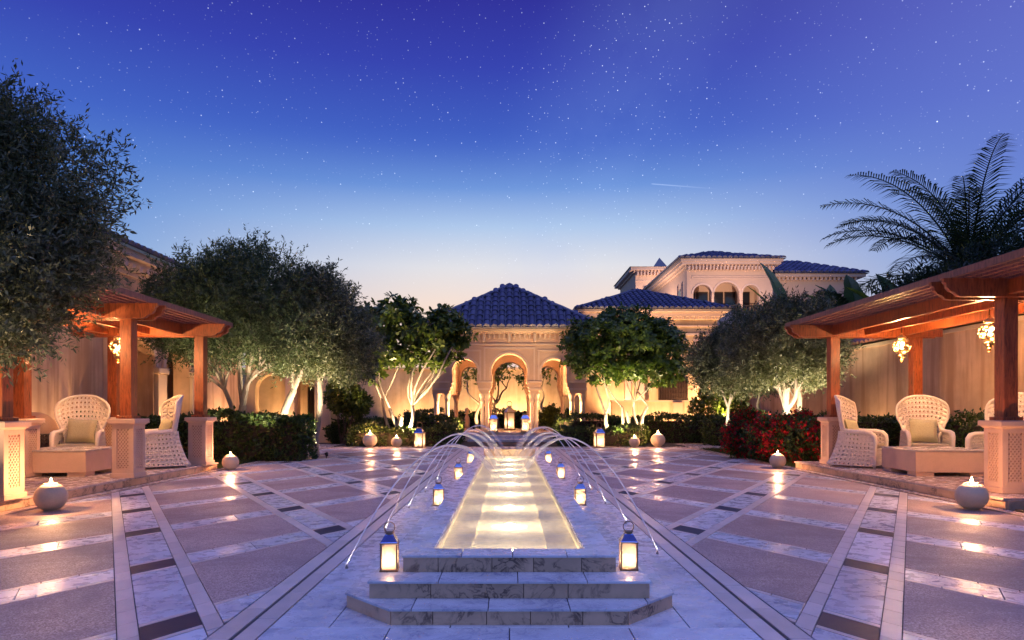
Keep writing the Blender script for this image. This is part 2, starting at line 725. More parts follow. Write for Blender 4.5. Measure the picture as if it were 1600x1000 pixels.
def quads_object(name, V, mat, parent=None, off=None, nv=4):
    """V: (N, nv, 3) array, one polygon of nv corners each"""
    N = V.shape[0]
    V = V.reshape(-1, 3).astype(np.float32)
    if off is not None:
        V = V - np.array(off, dtype=np.float32)
    me = bpy.data.meshes.new(name)
    me.vertices.add(N * nv)
    me.vertices.foreach_set('co', V.ravel())
    me.loops.add(N * nv)
    me.loops.foreach_set('vertex_index', np.arange(N * nv, dtype=np.int32))
    me.polygons.add(N)
    me.polygons.foreach_set('loop_start', np.arange(0, N * nv, nv, dtype=np.int32))
    me.polygons.foreach_set('loop_total', np.full(N, nv, dtype=np.int32))
    me.materials.append(MATS[mat])
    me.update(calc_edges=True)
    return link_mesh(name, me, parent)


def light(kind, name, loc, power, col, parent=None, size=.03, spot=None, target=None, blend=.6):
    d = bpy.data.lights.new(name, kind)
    d.energy = power
    d.color = col
    if kind in ('POINT', 'SPOT'):
        d.shadow_soft_size = size
    if kind == 'SPOT':
        d.spot_size = R(spot)
        d.spot_blend = blend
    o = bpy.data.objects.new(name, d)
    COL.objects.link(o)
    o.location = loc
    if target is not None:
        o.rotation_euler = (Vector(target) - Vector(loc)).to_track_quat('-Z', 'Y').to_euler()
    if parent is not None:
        o.parent = parent
    return o


def clip(poly, nx, ny, c):
    """keep the side nx*x+ny*y <= c"""
    out = []
    n = len(poly)
    for i in range(n):
        p, q = poly[i], poly[(i + 1) % n]
        a, b = nx * p[0] + ny * p[1] - c, nx * q[0] + ny * q[1] - c
        if a <= 0:
            out.append(p)
        if (a < 0 < b) or (b < 0 < a):
            t = a / (a - b)
            out.append((p[0] + (q[0] - p[0]) * t, p[1] + (q[1] - p[1]) * t))
    return out


def area(poly):
    return .5 * sum(poly[i][0] * poly[(i + 1) % len(poly)][1] - poly[(i + 1) % len(poly)][0] * poly[i][1] for i in range(len(poly)))


def shrink(poly, g):
    """move every edge of a convex polygon inwards by g"""
    if area(poly) < 0:
        poly = poly[::-1]
    res = poly
    n = len(poly)
    for i in range(n):
        p, q = poly[i], poly[(i + 1) % n]
        ex, ey = q[0] - p[0], q[1] - p[1]
        L = math.hypot(ex, ey)
        if L < 1e-6:
            continue
        nx, ny = ey / L, -ex / L
        res = clip(res, nx, ny, nx * p[0] + ny * p[1] - g)
        if len(res) < 3:
            return []
    return res


def piece(name, poly, z0, z1, mat, parent, gap=.003, jit=.0006):
    p = shrink(poly, gap)
    if len(p) < 3 or abs(area(p)) < 4e-4:
        return None
    # drop coincident corners
    q = [p[0]]
    for a in p[1:]:
        if math.hypot(a[0] - q[-1][0], a[1] - q[-1][1]) > 1e-4:
            q.append(a)
    if math.hypot(q[0][0] - q[-1][0], q[0][1] - q[-1][1]) < 1e-4:
        q.pop()
    if len(q) < 3:
        return None
    n = len(q)
    z1 += random.uniform(-jit, jit)
    cx = sum(a[0] for a in q) / n
    cy = sum(a[1] for a in q) / n
    b = .0025
    qi = [(a[0] + (cx - a[0]) * min(.3, b / max(1e-3, math.hypot(cx - a[0], cy - a[1]))), a[1] + (cy - a[1]) * min(.3, b / max(1e-3, math.hypot(cx - a[0], cy - a[1])))) for a in q]
    m = MB()
    m.add([(a[0], a[1], z0) for a in q] + [(a[0], a[1], z1 - .002) for a in q] + [(a[0], a[1], z1) for a in qi],
          [tuple(range(2 * n, 3 * n))] + [(i, (i + 1) % n, n + (i + 1) % n, n + i) for i in range(n)]
          + [(n + i, n + (i + 1) % n, 2 * n + (i + 1) % n, 2 * n + i) for i in range(n)])
    return m.build(name, mat, parent)


WARM = (1.0, .62, .32)
LAMPC = (1.0, .60, .32)
UPC = (1.0, .58, .27)

# ------------------------------------------------------------------ ground and courtyard
g = MB()
g.add([(-900, -300, -.12), (900, -300, -.12), (900, 1400, -.12), (-900, 1400, -.12)], [(0, 1, 2, 3)])
tag(g.build('ground', 'ground_earth'), kind='structure')

court = MB().bx(-6.0, 6.0, -3.0, 23.0, -.14, -.010).build('courtyard_pavement', 'grout')
tag(court, 'pale patterned courtyard paving with diagonal bands and black tiles', None, None, 'structure')

SU, CU = .507, .862
PA, PB = 1.715, 1.87
P0 = (-1.89, 3.81)


def lat(a, b, sx):
    x = P0[0] - SU * a + SU * b
    y = P0[1] + CU * a + CU * b
    return (x * sx, y)


def cell(a0, a1, b0, b1, sx):
    return [lat(a0, b0, sx), lat(a1, b0, sx), lat(a1, b1, sx), lat(a0, b1, sx)]


def clip_court(poly, sx):
    p = [(x * sx, y) for x, y in poly]
    p = clip(p, -1, 0, 5.80)
    p = clip(p, 1, 0, -1.605) if p else p
    p = clip(p, 0, -1, -1.2) if p else p
    p = clip(p, 0, 1, 22.3) if p else p
    return [(x * sx, y) for x, y in p]


def lay(name, poly, mat, sx, z=0.0):
    p = clip_court(poly, sx)
    if len(p) >= 3 and abs(area(p)) > .0012:
        piece(name, p, -.03, z, mat, court)


def strip_run(a0, a1, b0, b1, sx, along):
    """a thin cream strip, laid from short bars where they are near enough to be told apart"""
    cx, cy = lat((a0 + a1) / 2, (b0 + b1) / 2, sx)
    L = (a1 - a0) if along == 'a' else (b1 - b0)
    n = 1
    if cy < 9.5:
        n = max(1, round(L / .27))
    for i in range(n):
        if along == 'a':
            lay('cream_bar', cell(a0 + (a1 - a0) * i / n, a0 + (a1 - a0) * (i + 1) / n, b0, b1, sx), 'cream_strip', sx)
        else:
            lay('cream_bar', cell(a0, a1, b0 + (b1 - b0) * i / n, b0 + (b1 - b0) * (i + 1) / n, sx), 'cream_strip', sx)


for sx in (1, -1):
    for k in range(-4, 12):
        for j in range(-10, 12):
            a, b = j * PA, k * PB
            x, y = lat(a + PA / 2, b + PB / 2, 1)
            if x < -8.5 or x > 1.0 or y < -1.5 or y > 25:
                continue
            lay('aggregate_panel', cell(a + .225, a + PA - .225, b + .30, b + PB - .30, sx), 'aggregate', sx)
            # stripe that crosses the bands
            mid = b + PB * (.42 + .16 * ((j * 7 + k * 3) % 3) / 2)
            lay('marble_slab', cell(a - .17, a + .17, b + .30, mid, sx), 'floor_marble', sx)
            lay('marble_slab', cell(a - .17, a + .17, mid, b + PB - .30, sx), 'floor_marble', sx)
            strip_run(a - .225, a - .17, b + .30, b + PB - .30, sx, 'b')
            strip_run(a + .17, a + .225, b + .30, b + PB - .30, sx, 'b')
            # the band
            lay('black_tile', cell(a - .145, a + .145, b - .18, b + .18, sx), 'black_tile', sx)
            lay('cream_bar', cell(a + .145, a + .20, b - .18, b + .18, sx), 'cream_strip', sx)
            lay('cream_bar', cell(a - .20, a - .145, b - .18, b + .18, sx), 'cream_strip', sx)
            lay('band_slab', cell(a + .20, a + PA - .20, b - .18, b + .18, sx), 'floor_marble', sx)
            strip_run(a - PA / 2, a + PA / 2, b - .30, b - .18, sx, 'a')
            strip_run(a - PA / 2, a + PA / 2, b + .18, b + .30, sx, 'a')
    # border bands along the fountain
    y = 1.2
    while y < 22.3:
        L = .55 if y < 9 else 1.6
        y1 = min(22.3, y + L)
        for (xa, xb, dyo) in ((1.335, 1.455, 0), (1.475, 1.60, .2)):
            piece('border_bar', [(sx * xa, y + dyo), (sx * xb, y + dyo), (sx * xb, min(22.3, y1 + dyo)), (sx * xa, min(22.3, y1 + dyo))], -.03, 0, 'cream_strip', court)
        y = y1
# marble slabs round the fountain
rows = [1.2 + i * .86 for i in range(26)]
for i in range(len(rows) - 1):
    xs = [-1.33, -.66, 0.0, .66, 1.33] if i % 2 == 0 else [-1.33, -1.0, -.33, .33, 1.0, 1.33]
    for a, b in zip(xs[:-1], xs[1:]):
        ya, yb = rows[i], min(22.3, rows[i + 1])
        if ya > 4.3 and yb < 14.0 and max(abs(a), abs(b)) < .9:
            continue
        if yb > ya + .05:
            piece('fountain_slab', [(a, ya), (b, ya), (b, yb), (a, yb)], -.03, 0, 'platform_marble', court)
# far kerb of the court
for i in range(16):
    x0 = -5.8 + i * 11.6 / 16
    piece('kerb_slab', [(x0, 22.3), (x0 + 11.6 / 16, 22.3), (x0 + 11.6 / 16, 22.9), (x0, 22.9)], -.03, .004, 'terrace_marble', court)
for sx in (1, -1):
    for i in range(13):
        y0 = 7.6 + i * 1.13
        piece('kerb_slab', [(sx * 5.82, y0), (sx * 5.98, y0), (sx * 5.98, y0 + 1.13), (sx * 5.82, y0 + 1.13)], -.03, .012, 'terrace_marble', court)

for sx, nm in ((-1, 'west'), (1, 'east')):
    p = MB()
    p.add([(sx * 5.9, 21.5, .003), (sx * 12, 21.5, .003), (sx * 12, 24.6, .003), (sx * 5.9, 24.6, .003)], [(0, 1, 2, 3) if sx > 0 else (3, 2, 1, 0)])
    tag(p.build('path', 'terrace_marble'), 'pale stone path leaving the court at its far %s corner' % nm, None, None, 'structure')
    s_ = MB()
    s_.add([(sx * 6.0, 14.2, -.01), (sx * 12, 14.2, -.01), (sx * 12, 21.5, -.01), (sx * 6.0, 21.5, -.01)], [(0, 1, 2, 3) if sx > 0 else (3, 2, 1, 0)])
    tag(s_.build('planting_bed', 'soil'), 'dark planting bed beside the court on the %s side' % nm, None, None, 'structure')
    s_ = MB().bx(min(sx * 6.0, sx * 12), max(sx * 6.0, sx * 12), 2.0, 8.1, -.1, .03)
    tag(s_.build('planting_bed', 'soil'), 'dark planting bed in front of the %s terrace' % nm, None, None, 'structure')
s_ = MB().bx(-5.9, 5.9, 22.95, 40, -.1, .02)
tag(s_.build('planting_bed', 'soil'), 'dark planting bed around the far pavilion', None, None, 'structure')

# ------------------------------------------------------------------ fountain channel
ft = thing('channel_fountain', 'long marble fountain channel with three steps at its near end', 'fountain', (0, 9, 0))
YE = 13.75
core = MB()
core.prism([(-.655, 3.84), (.655, 3.84), (.985, 4.19), (.985, YE + .3), (-.985, YE + .3), (-.985, 4.19)], -.02, .07, 'z')
core.bx(-.82, -.70, 4.05, YE + .15, .07, .172)
core.bx(.70, .82, 4.05, YE + .15, .07, .172)
core.bx(-.82, .82, 4.05, 4.40, .07, .172)
core.bx(-.82, .82, YE + .03, YE + .15, .07, .172)
core.bx(-.655, .655, 4.280, 4.417, .172, .2845)  # filler added to stop underwater light leaking through the rim joints
core.build('bed', 'grout', ft)


def slab(poly, z0, z1, mat='platform_marble', name='tread_slab'):
    return piece(name, poly, z0, z1, mat, ft, .0025, .0004)


# first tread (outer polygon with cut corners), split by joints
outer = [(-.675, 3.815), (.675, 3.815), (1.005, 4.165), (1.005, YE + .32), (-1.005, YE + .32), (-1.005, 4.165)]
xs = [-1.01, -.55, -.12, .34, .80, 1.01]
for a, b in zip(xs[:-1], xs[1:]):
    q = clip(clip(outer, -1, 0, -a), 1, 0, b)
    q = clip(q, 0, 1, 4.06)
    if len(q) >= 3:
        slab(q, .078, .092)
ys = [4.06 + i * 1.02 for i in range(10)] + [YE + .32]
for i in range(len(ys) - 1):
    for sx in (-1, 1):
        q = [(sx * .80, ys[i]), (sx * 1.005, ys[i]), (sx * 1.005, ys[i + 1]), (sx * .80, ys[i + 1])]
        q = clip(outer if area(outer) > 0 else outer[::-1], -1, 0, -min(sx * .80, sx * 1.005))
        q = clip(q, 1, 0, max(sx * .80, sx * 1.005))
        q = clip(clip(q, 0, -1, -ys[i]), 0, 1, ys[i + 1])
        if len(q) >= 3:
            slab(q, .078, .092)
slab([(-.8, YE + .16), (.8, YE + .16), (.8, YE + .32), (-.8, YE + .32)], .078, .092)
# risers of the first step
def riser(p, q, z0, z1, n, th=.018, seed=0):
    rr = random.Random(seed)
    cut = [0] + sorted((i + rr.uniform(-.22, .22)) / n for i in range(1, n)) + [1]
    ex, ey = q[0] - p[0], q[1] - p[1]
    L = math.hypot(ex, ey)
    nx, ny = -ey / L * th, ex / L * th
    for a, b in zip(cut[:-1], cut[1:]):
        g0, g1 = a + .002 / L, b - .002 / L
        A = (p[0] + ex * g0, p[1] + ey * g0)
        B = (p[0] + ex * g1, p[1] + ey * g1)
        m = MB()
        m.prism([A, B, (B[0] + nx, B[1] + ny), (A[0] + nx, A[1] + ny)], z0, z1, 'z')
        m.build('riser_slab', 'riser_marble_warmed', ft)


riser((-.665, 3.825), (.665, 3.825), -.005, .077, 5, seed=3)
riser((.668, 3.826), (.995, 4.17), -.005, .077, 1, seed=4)
riser((-.995, 4.17), (-.668, 3.826), -.005, .077, 1, seed=5)
for i in range(9):
    ya, yb = 4.19 + i * 1.09, 4.19 + (i + 1) * 1.09 - .004
    riser((.995, ya), (.995, yb), -.005, .077, 1, seed=30 + i)
    riser((-.995, yb), (-.995, ya), -.005, .077, 1, seed=60 + i)
# second step
riser((-.83, 4.035), (.83, 4.035), .093, .180, 4, seed=8)
for i in range(9):
    ya, yb = 4.06 + i * 1.09, 4.06 + (i + 1) * 1.09 - .004
    riser((.83, ya), (.83, yb), .093, .180, 1, seed=90 + i)
    riser((-.83, yb), (-.83, ya), .093, .180, 1, seed=120 + i)
xs = [-.84, -.42, .05, .46, .84]
for a, b in zip(xs[:-1], xs[1:]):
    slab([(a, 4.022), (b, 4.022), (b, 4.262), (a, 4.262)], .181, .195)
for i in range(10):
    ya = 4.262 + i * .96
    for sx in (-1, 1):
        slab([(sx * .655, ya), (sx * .84, ya), (sx * .84, ya + .96), (sx * .655, ya + .96)], .181, .195)
# third step, the rim
riser((-.665, 4.258), (.665, 4.258), .196, .285, 5, seed=14)
for i in range(9):
    ya, yb = 4.29 + i * 1.055, 4.29 + (i + 1) * 1.055 - .004
    riser((.664, ya), (.664, yb), .196, .285, 1, seed=150 + i)
    riser((-.664, yb), (-.664, ya), .196, .285, 1, seed=180 + i)
xs = [-.672, -.30, .02, .36, .672]
for a, b in zip(xs[:-1], xs[1:]):
    slab([(a, 4.248), (b, 4.248), (b, 4.466), (a, 4.466)], .286, .300)
for i in range(10):
    ya, yb = 4.466 + i * .93, 4.466 + (i + 1) * .93
    for sx in (-1, 1):
        slab([(sx * .49, ya), (sx * .672, ya), (sx * .672, yb), (sx * .49, yb)], .286, .300)
# lining of the channel
ln = MB()
for sx in (-1, 1):
    a, b = sorted((sx * .486, sx * .52))
    ln.bx(a, b, 4.44, YE, .071, .2855)
    a, b = sorted((sx * .27, sx * .486))
    ln.bx(a, b, 4.462, YE, .071, .120)
ln.bx(-.486, .486, 4.42, 4.462, .071, .2855)
ln.bx(-.52, .52, YE, YE + .03, .071, .2855)
ln.bx(-.27, .27, 4.462, YE, .071, .085)
ln.build('lining', 'channel_lining', ft)
wm = MB()
wm.add([(-.4855, 4.463, .245), (.4855, 4.463, .245), (.4855, YE - .002, .245), (-.4855, YE - .002, .245)], [(0, 1, 2, 3)])
wm.build('water_surface', 'water', ft)
for i in range(17):
    yy = 4.72 + i * .545
    if i % 2 == 0:
        lm = MB().bx(-.15, .15, yy - .03, yy + .03, .086, .104)
        lm.build('underwater_lamp', 'lamp_lens', ft, bev=.008)
        light('POINT', 'underwater_light', (0, yy - 9, .185), 13.0, (1.0, .80, .50), ft, .05)
# spout block at the far end
eb = MB().bx(-.52, .52, YE + .035, YE + .30, .196, .43)
eb.build('spout_block', 'riser_marble_warmed', ft, bev=.01)
for i in range(7):
    MB().lathe([(.03, 0), (.03, .02), (.018, .03), (0, .032)], 8, (-.42 + i * .14, YE + .16, .43)).build('spout', 'nozzle_metal', ft, True)

# jets
JD = [(5.20 + 1.62 * i, 5.72 + 1.55 * i) for i in range(5)]
ordn = ['first and nearest', 'second', 'third', 'fourth', 'fifth and farthest']
for i, pr in enumerate(JD):
    for sx, D0, side in ((-1, pr[0], 'left'), (1, pr[1], 'right')):
        m = MB()
        pts, rad, fade = [], [], []
        hx = random.uniform(-.03, .03)
        N = 40
        for k in range(N + 1):
            t = k / N * .92
            x = sx * (1.24 - 1.26 * t + hx * t)
            y = D0 + 2.9 * t
            z = .03 + 4 * (.86 + .03 * math.sin(i * 2.3 + sx)) * t * (1 - t)
            pts.append((x, y, z))
            u = max(0, (t - .42) / .5)
            rad.append(.0056 + .006 * t + .032 * u ** 1.2 * (1 + .25 * math.sin(k * 1.7 + i)))
            fade.append(max(.02, min(.98, (.98 - .30 * t) if t < .42 else (.86 - .76 * min(1, u) ** .7))))
        m.tube(pts, rad, 8, False)
        nz = thing('water_jet', '%s arching water jet on the %s side of the fountain' % (ordn[i], side), 'water jet', (sx * 1.24, D0, 0), 0, 'jets arching into the fountain channel')
        o = m.build('stream', 'jet_water', nz, True)
        at = o.data.attributes.new('fade', 'FLOAT', 'POINT')
        at.data.foreach_set('value', np.repeat(np.array(fade, dtype=np.float32), 8))
        aim = Vector((sx * .60, D0 + 1.45, .87)) - Vector((sx * 1.255, D0 - .04, .02))
        jl = light('SPOT', 'jet_fill', (sx * .015, -.04, .03), 9, (1.0, .84, .74), nz, .01, 34)  # spot added at the nozzle to brighten the stream
        jl.rotation_euler = aim.to_track_quat('-Z', 'Y').to_euler()
        MB().lathe([(.012, 0), (.012, .012), (.007, .018), (.007, .03), (0, .031)], 10, (sx * 1.24, D0, .0)).build('nozzle', 'nozzle_metal', nz, True)

# ------------------------------------------------------------------ lanterns and candle balls
def flame_mb(c, s=1.0):
    return MB().lathe([(0, 0), (.006 * s, .004 * s), (.009 * s, .012 * s), (.007 * s, .024 * s), (.003 * s, .036 * s), (0, .044 * s)], 8, c)


def make_lantern(name, label, loc, w_, h_, power, rz=0.0, group=None):
    t = thing(name, label, 'lantern', loc, rz, group)
    a = w_ / 2
    p = w_ * .095
    MB().bx(-a - p * .3, a + p * .3, -a - p * .3, a + p * .3, 0, h_ * .045).build('base', 'lantern_metal', t, local=True, bev=.002)
    MB().bx(-a - p * .3, a + p * .3, -a - p * .3, a + p * .3, h_ * .70, h_ * .735).build('top_plate', 'lantern_metal', t, local=True, bev=.002)
    for ix in (-1, 1):
        for iy in (-1, 1):
            MB().bx(min(ix * a, ix * (a - p)), max(ix * a, ix * (a - p)), min(iy * a, iy * (a - p)), max(iy * a, iy * (a - p)), h_ * .045, h_ * .70).build('corner_post', 'lantern_metal', t, local=True)
    for k in range(4):
        m = MB(Matrix.Rotation(k * PI / 2, 4, 'Z'))
        m.bx(-a + p, a - p, -a + p * .35, -a + p * .6, h_ * .045, h_ * .70)
        m.build('pane', 'lantern_glass', t, local=True)
    rf = MB().lathe([(a * 1.42, h_ * .735), (a * 1.34, h_ * .75), (a * .72, h_ * .92), (a * .66, h_ * .93)], 4, (0, 0, 0), PI / 4)
    rf.build('roof', 'lantern_roof_metal', t, local=True)
    MB().lathe([(a * .45, h_ * .93), (a * .45, h_ * .965), (a * .62, h_ * .97), (a * .62, h_ * .985), (a * .2, h_ * 1.0), (0, h_ * 1.0)], 12).build('cap', 'lantern_metal', t, True, True)
    m = MB()
    rr = a * .62
    m.tube([(rr * math.cos(q), 0, h_ * 1.0 + rr * .75 + rr * math.sin(q)) for q in [2 * PI * i / 18 for i in range(19)]], a * .06, 5, False)
    m.build('ring_handle', 'lantern_metal', t, True, True)
    cd = MB().lathe([(0, h_ * .046), (a * .42, h_ * .046), (a * .42, h_ * .20), (a * .36, h_ * .21), (0, h_ * .20)], 14).build('candle', 'wax', t, True, True)
    flame_mb((0, 0, h_ * .205), w_ / .11 * 1.0).build('flame', 'flame', cd, True, True)
    light('POINT', 'lantern_light', (0, 0, h_ * .27), power * 1.35, WARM, t, w_ * .12)
    return t


seq = ['front', 'second', 'third', 'fourth']
for i, (yy, zz) in enumerate(((4.31, .195), (7.28, .195), (10.1, .195), (13.3, .195))):
    for sx, side in ((-1, 'left'), (1, 'right')):
        lab = ('silver candle lantern with blue roof at the %s end of the front steps' % side if i == 0
               else '%s small candle lantern along the %s edge of the fountain channel' % (seq[i], side))
        make_lantern('candle_lantern', lab, (sx * .757, yy + (.0 if sx < 0 else .03), zz), .108 if i == 0 else .118, .245, 2.1 if i == 0 else 2.4, R(sx * -4 + i * 3), 'lanterns along the fountain')
for sx, side, nb in ((-1, 'left', 'round candle balls'), (1, 'right', 'hedge')):
    make_lantern('candle_lantern', 'tall blue roofed lantern standing by the far %s hedge' % side, (sx * 2.92, 22.2, .006), .30, .66, 9, R(10 * sx), 'tall lanterns by the far hedge')
make_lantern('candle_lantern', 'blue roofed lantern at the left of the pavilion doorway', (-.62, 26.75, .37), .34, .72, 10, 0, 'pavilion lanterns')
make_lantern('candle_lantern', 'blue roofed lantern at the right of the pavilion doorway', (.62, 26.75, .37), .34, .72, 10, 0, 'pavilion lanterns')
make_lantern('candle_lantern', 'tall pale lantern in the middle of the pavilion floor', (0, 29.6, .37), .36, 1.05, 9, R(20))


def candle_ball(label, loc, r, power):
    t = thing('candle_ball', label, 'candle holder', loc, 0, 'stone candle balls around the court')
    prof = [(r * .42, 0)]
    for k in range(1, 15):
        a = -PI / 2 + PI * (k + .9) / 17
        prof.append((r * math.cos(a), r * .93 + r * math.sin(a) * .95))
    zt = prof[-1][1]
    prof += [(r * .40, zt + .004), (r * .34, zt + .004), (r * .30, zt - r * .16), (0, zt - r * .16)]
    MB().lathe(prof, 28).build('ball', 'planter_stone', t, 70, True)
    wx = MB().lathe([(0, zt - r * .16), (r * .27, zt - r * .155), (r * .27, zt - r * .03), (0, zt - r * .05)], 14).build('candle', 'wax', t, True, True)
    flame_mb((0, 0, zt - r * .04), r / .17 * 1.9).build('flame', 'flame', wx, True, True)
    light('POINT', 'candle_light', (0, 0, zt + r * .42), power * 4.5, (1.0, .46, .20), t, .02)
    return t


candle_ball('large pale stone candle ball beside the left terrace, nearest the camera', (-5.52, 8.22, .0), .178, 9)
candle_ball('pale stone candle ball at the far end of the left terrace step', (-5.68, 13.9, .0), .165, 8)
candle_ball('large pale stone candle ball at the corner of the right terrace', (5.62, 8.30, .0), .178, 9)
candle_ball('pale stone candle ball beside the red flowers', (5.62, 14.3, .0), .165, 8)
candle_ball('larger stone candle ball against the far left hedge', (-4.62, 22.62, .006), .24, 16)
candle_ball('smaller stone candle ball between the far left hedge and tall lantern', (-3.72, 22.5, .006), .18, 12)
candle_ball('smaller stone candle ball between the far right hedge and tall lantern', (4.12, 22.5, .006), .18, 12)
candle_ball('larger stone candle ball at the end of the far right hedge', (4.95, 22.75, .006), .24, 16)

# ------------------------------------------------------------------ terraces and pergolas
TZ = .145


def terrace(sx, side, y0, y1):
    t = MB()
    a, b = sorted((sx * 6.02, sx * 9.3))
    t.bx(a, b, y0 + .02, y1 - .02, -.1, TZ - .02)
    o = t.build('terrace', 'grout')
    tag(o, 'raised stone terrace floor under the %s pergola' % side, None, None, 'structure')
    n = 9
    for i in range(n):
        ya, yb = y0 + (y1 - y0) * i / n, y0 + (y1 - y0) * (i + 1) / n
        m = MB()
        xa, xb = sorted((sx * 5.995, sx * 6.02))
        m.bx(xa, xb, ya + .002, yb - .002, .012, TZ - .031)
        m.build('riser_slab', 'riser_marble_warmed', o)
        for (u0, u1) in ((5.965, 6.30), (6.30, 7.1), (7.1, 8.0), (8.0, 9.3)):
            piece('paving_slab', [(sx * u0, ya), (sx * u1, ya), (sx * u1, yb), (sx * u0, yb)], TZ - .03, TZ, 'terrace_marble', o, .002)
    # near end riser
    for i in range(4):
        xa, xb = sorted((sx * (6.02 + i * .8), sx * (6.02 + (i + 1) * .8)))
        MB().bx(xa + .002, xb - .002, y0 - .006, y0 + .02, -.02, TZ - .031).build('riser_slab', 'riser_marble_warmed', o)


terrace(-1, 'left', 7.85, 14.0)
terrace(1, 'right', 8.25, 14.3)


def pedestal(root, x, y, wd=.34, ht=.93):
    """carved square stone pedestal: plinth, shaft with lattice panels on all sides, cap"""
    a = wd / 2
    z0 = TZ + .001
    m = MB()
    m.bx(x - a - .02, x + a + .02, y - a - .02, y + a + .02, z0, z0 + .07)
    core_in = .022
    m.bx(x - a + core_in, x + a - core_in, y - a + core_in, y + a - core_in, z0 + .07, z0 + ht - .10)
    pd = m.build('pedestal', 'carved_stone', root, bev=.006)
    # frames on each face
    fr = MB()
    zt, zb = z0 + ht - .10, z0 + .07
    for k in range(4):
        fr.M = Matrix.Translation((x, y, 0)) @ Matrix.Rotation(k * PI / 2, 4, 'Z')
        e = .055
        fr.bx(-a, -a + e + .02, -a, -a + core_in, zb, zt)
        fr.bx(a - e - .02, a - core_in, -a, -a + core_in, zb, zt)
        fr.bx(-a + e + .02, a - e - .02, -a, -a + core_in, zt - .06, zt)
        fr.bx(-a + e + .02, a - e - .02, -a, -a + core_in, zb, zb + .07)
    fr.build('panel_frame', 'carved_stone', pd)
    lt = MB()
    for k in range(4):
        lt.M = Matrix.Translation((x, y, 0)) @ Matrix.Rotation(k * PI / 2, 4, 'Z')
        xl, xr = -a + .075, a - .075
        zl, zr = zb + .07, zt - .06
        st = .062
        W = xr - xl
        for sgn in (1, -1):
            c = zl - W
            while c < zr:
                # diagonal from (xl,c) to (xr,c+W*1.25)
                seg = [(xl, c), (xr, c + W * 1.25)]
                if sgn < 0:
                    seg = [(xr, c), (xl, c + W * 1.25)]
                (p0x, p0z), (p1x, p1z) = seg
                t0 = max(0, (zl - p0z) / (p1z - p0z))
                t1 = min(1, (zr - p0z) / (p1z - p0z))
                if t1 - t0 > .06:
                    A = (p0x + (p1x - p0x) * t0, p0z + (p1z - p0z) * t0)
                    B = (p0x + (p1x - p0x) * t1, p0z + (p1z - p0z) * t1)
                    ex, ez = B[0] - A[0], B[1] - A[1]
                    L = math.hypot(ex, ez)
                    nx, nz = -ez / L * .0085, ex / L * .0085
                    yo = .009 if sgn > 0 else .0105
                    vs = [(A[0] - nx, -a + yo, A[1] - nz), (B[0] - nx, -a + yo, B[1] - nz), (B[0] + nx, -a + yo, B[1] + nz), (A[0] + nx, -a + yo, A[1] + nz)]
                    vb = [(p[0], -a + core_in, p[2]) for p in vs]
                    lt.add(vs + vb, [(0, 1, 2, 3), (0, 4, 5, 1), (3, 2, 6, 7), (1, 5, 6, 2), (0, 3, 7, 4)])
                c += st
    lt.build('lattice', 'carved_stone', pd)
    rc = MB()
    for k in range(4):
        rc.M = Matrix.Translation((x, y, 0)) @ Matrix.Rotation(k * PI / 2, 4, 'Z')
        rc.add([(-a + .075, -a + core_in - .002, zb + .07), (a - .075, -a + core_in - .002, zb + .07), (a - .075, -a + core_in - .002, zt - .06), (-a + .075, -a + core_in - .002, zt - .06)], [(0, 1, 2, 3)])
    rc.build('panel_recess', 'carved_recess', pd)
    c = MB()
    c.lathe([(a * 1.414 + .01, z0 + ht - .10), (a * 1.414 + .05, z0 + ht - .07), (a * 1.414 + .07, z0 + ht - .07), (a * 1.414 + .07, z0 + ht - .012), (a * 1.414 + .058, z0 + ht)], 4, (x, y, 0), PI / 4)
    c.build('pedestal_cap', 'carved_stone', pd)
    return z0 + ht


BZ0, BZ1 = 2.66, 2.90


def pergola(sx, side, xs_, ys_, yb0, yb1, label, batten_to):
    t = thing('pergola', label, 'pergola', (sx * 7, 11, 0), 0, 'wooden pergolas beside the court')
    for y in ys_:
        for x in xs_:
            top = pedestal(t, sx * x, y)
            a = .092
            p = MB().bx(sx * x - a, sx * x + a, y - a, y + a, top + .001, BZ0 + .02)
            p.build('post', 'pergola_wood', t, bev=.008)
            MB().bx(sx * x - .13, sx * x + .13, y - .13, y + .13, top + .0015, top + .045).build('post_shoe', 'pergola_wood', t, bev=.006)
    # cross beams with scrolled ends, a pair on every row of posts
    for y in ys_:
        for dyo in (-.125, .125):
            xe = 5.54
            xo = 8.55
            zz0, zz1 = BZ0, BZ1
            prof = [(xo, zz0), (xo, zz1), (xe, zz1), (xe + .01, zz1 - .05), (xe + .045, zz1 - .075), (xe + .05, zz1 - .12), (xe + .09, zz1 - .165), (xe + .15, zz1 - .185), (xe + .19, zz0 + .012), (xe + .25, zz0)]
            m = MB().prism([(sx * a, b) for a, b in prof], y + dyo - .032, y + dyo + .032, 'y')
            m.build('cross_beam', 'pergola_wood', t, bev=.006)
    # purlins along the length, the middle one carries the lamps
    for xx in (6.42, 7.05, 7.85):
        m = MB().bx(sx * xx - .045, sx * xx + .045, yb0 + .25, yb1 - .2, BZ0 + .035, BZ1 - .012)
        m.build('purlin', 'pergola_wood', t, bev=.006)
    xx = 5.68
    while xx < batten_to:
        m = MB().bx(sx * xx - .028, sx * xx + .028, yb0, yb1, BZ1 + .002, BZ1 + .095)
        m.build('batten', 'batten_wood', t, bev=.004)
        xx += .155
    return t


pergola(-1, 'left', (6.08, 7.78), (8.15, 10.9, 13.45), 7.3, 13.95, 'red timber pergola on carved pedestals behind the olive tree', 8.5)
pergola(1, 'right', (6.46, 8.10), (8.88, 13.62), 7.3, 14.0, 'red timber pergola with two glowing lamps beside the palm', 8.6)


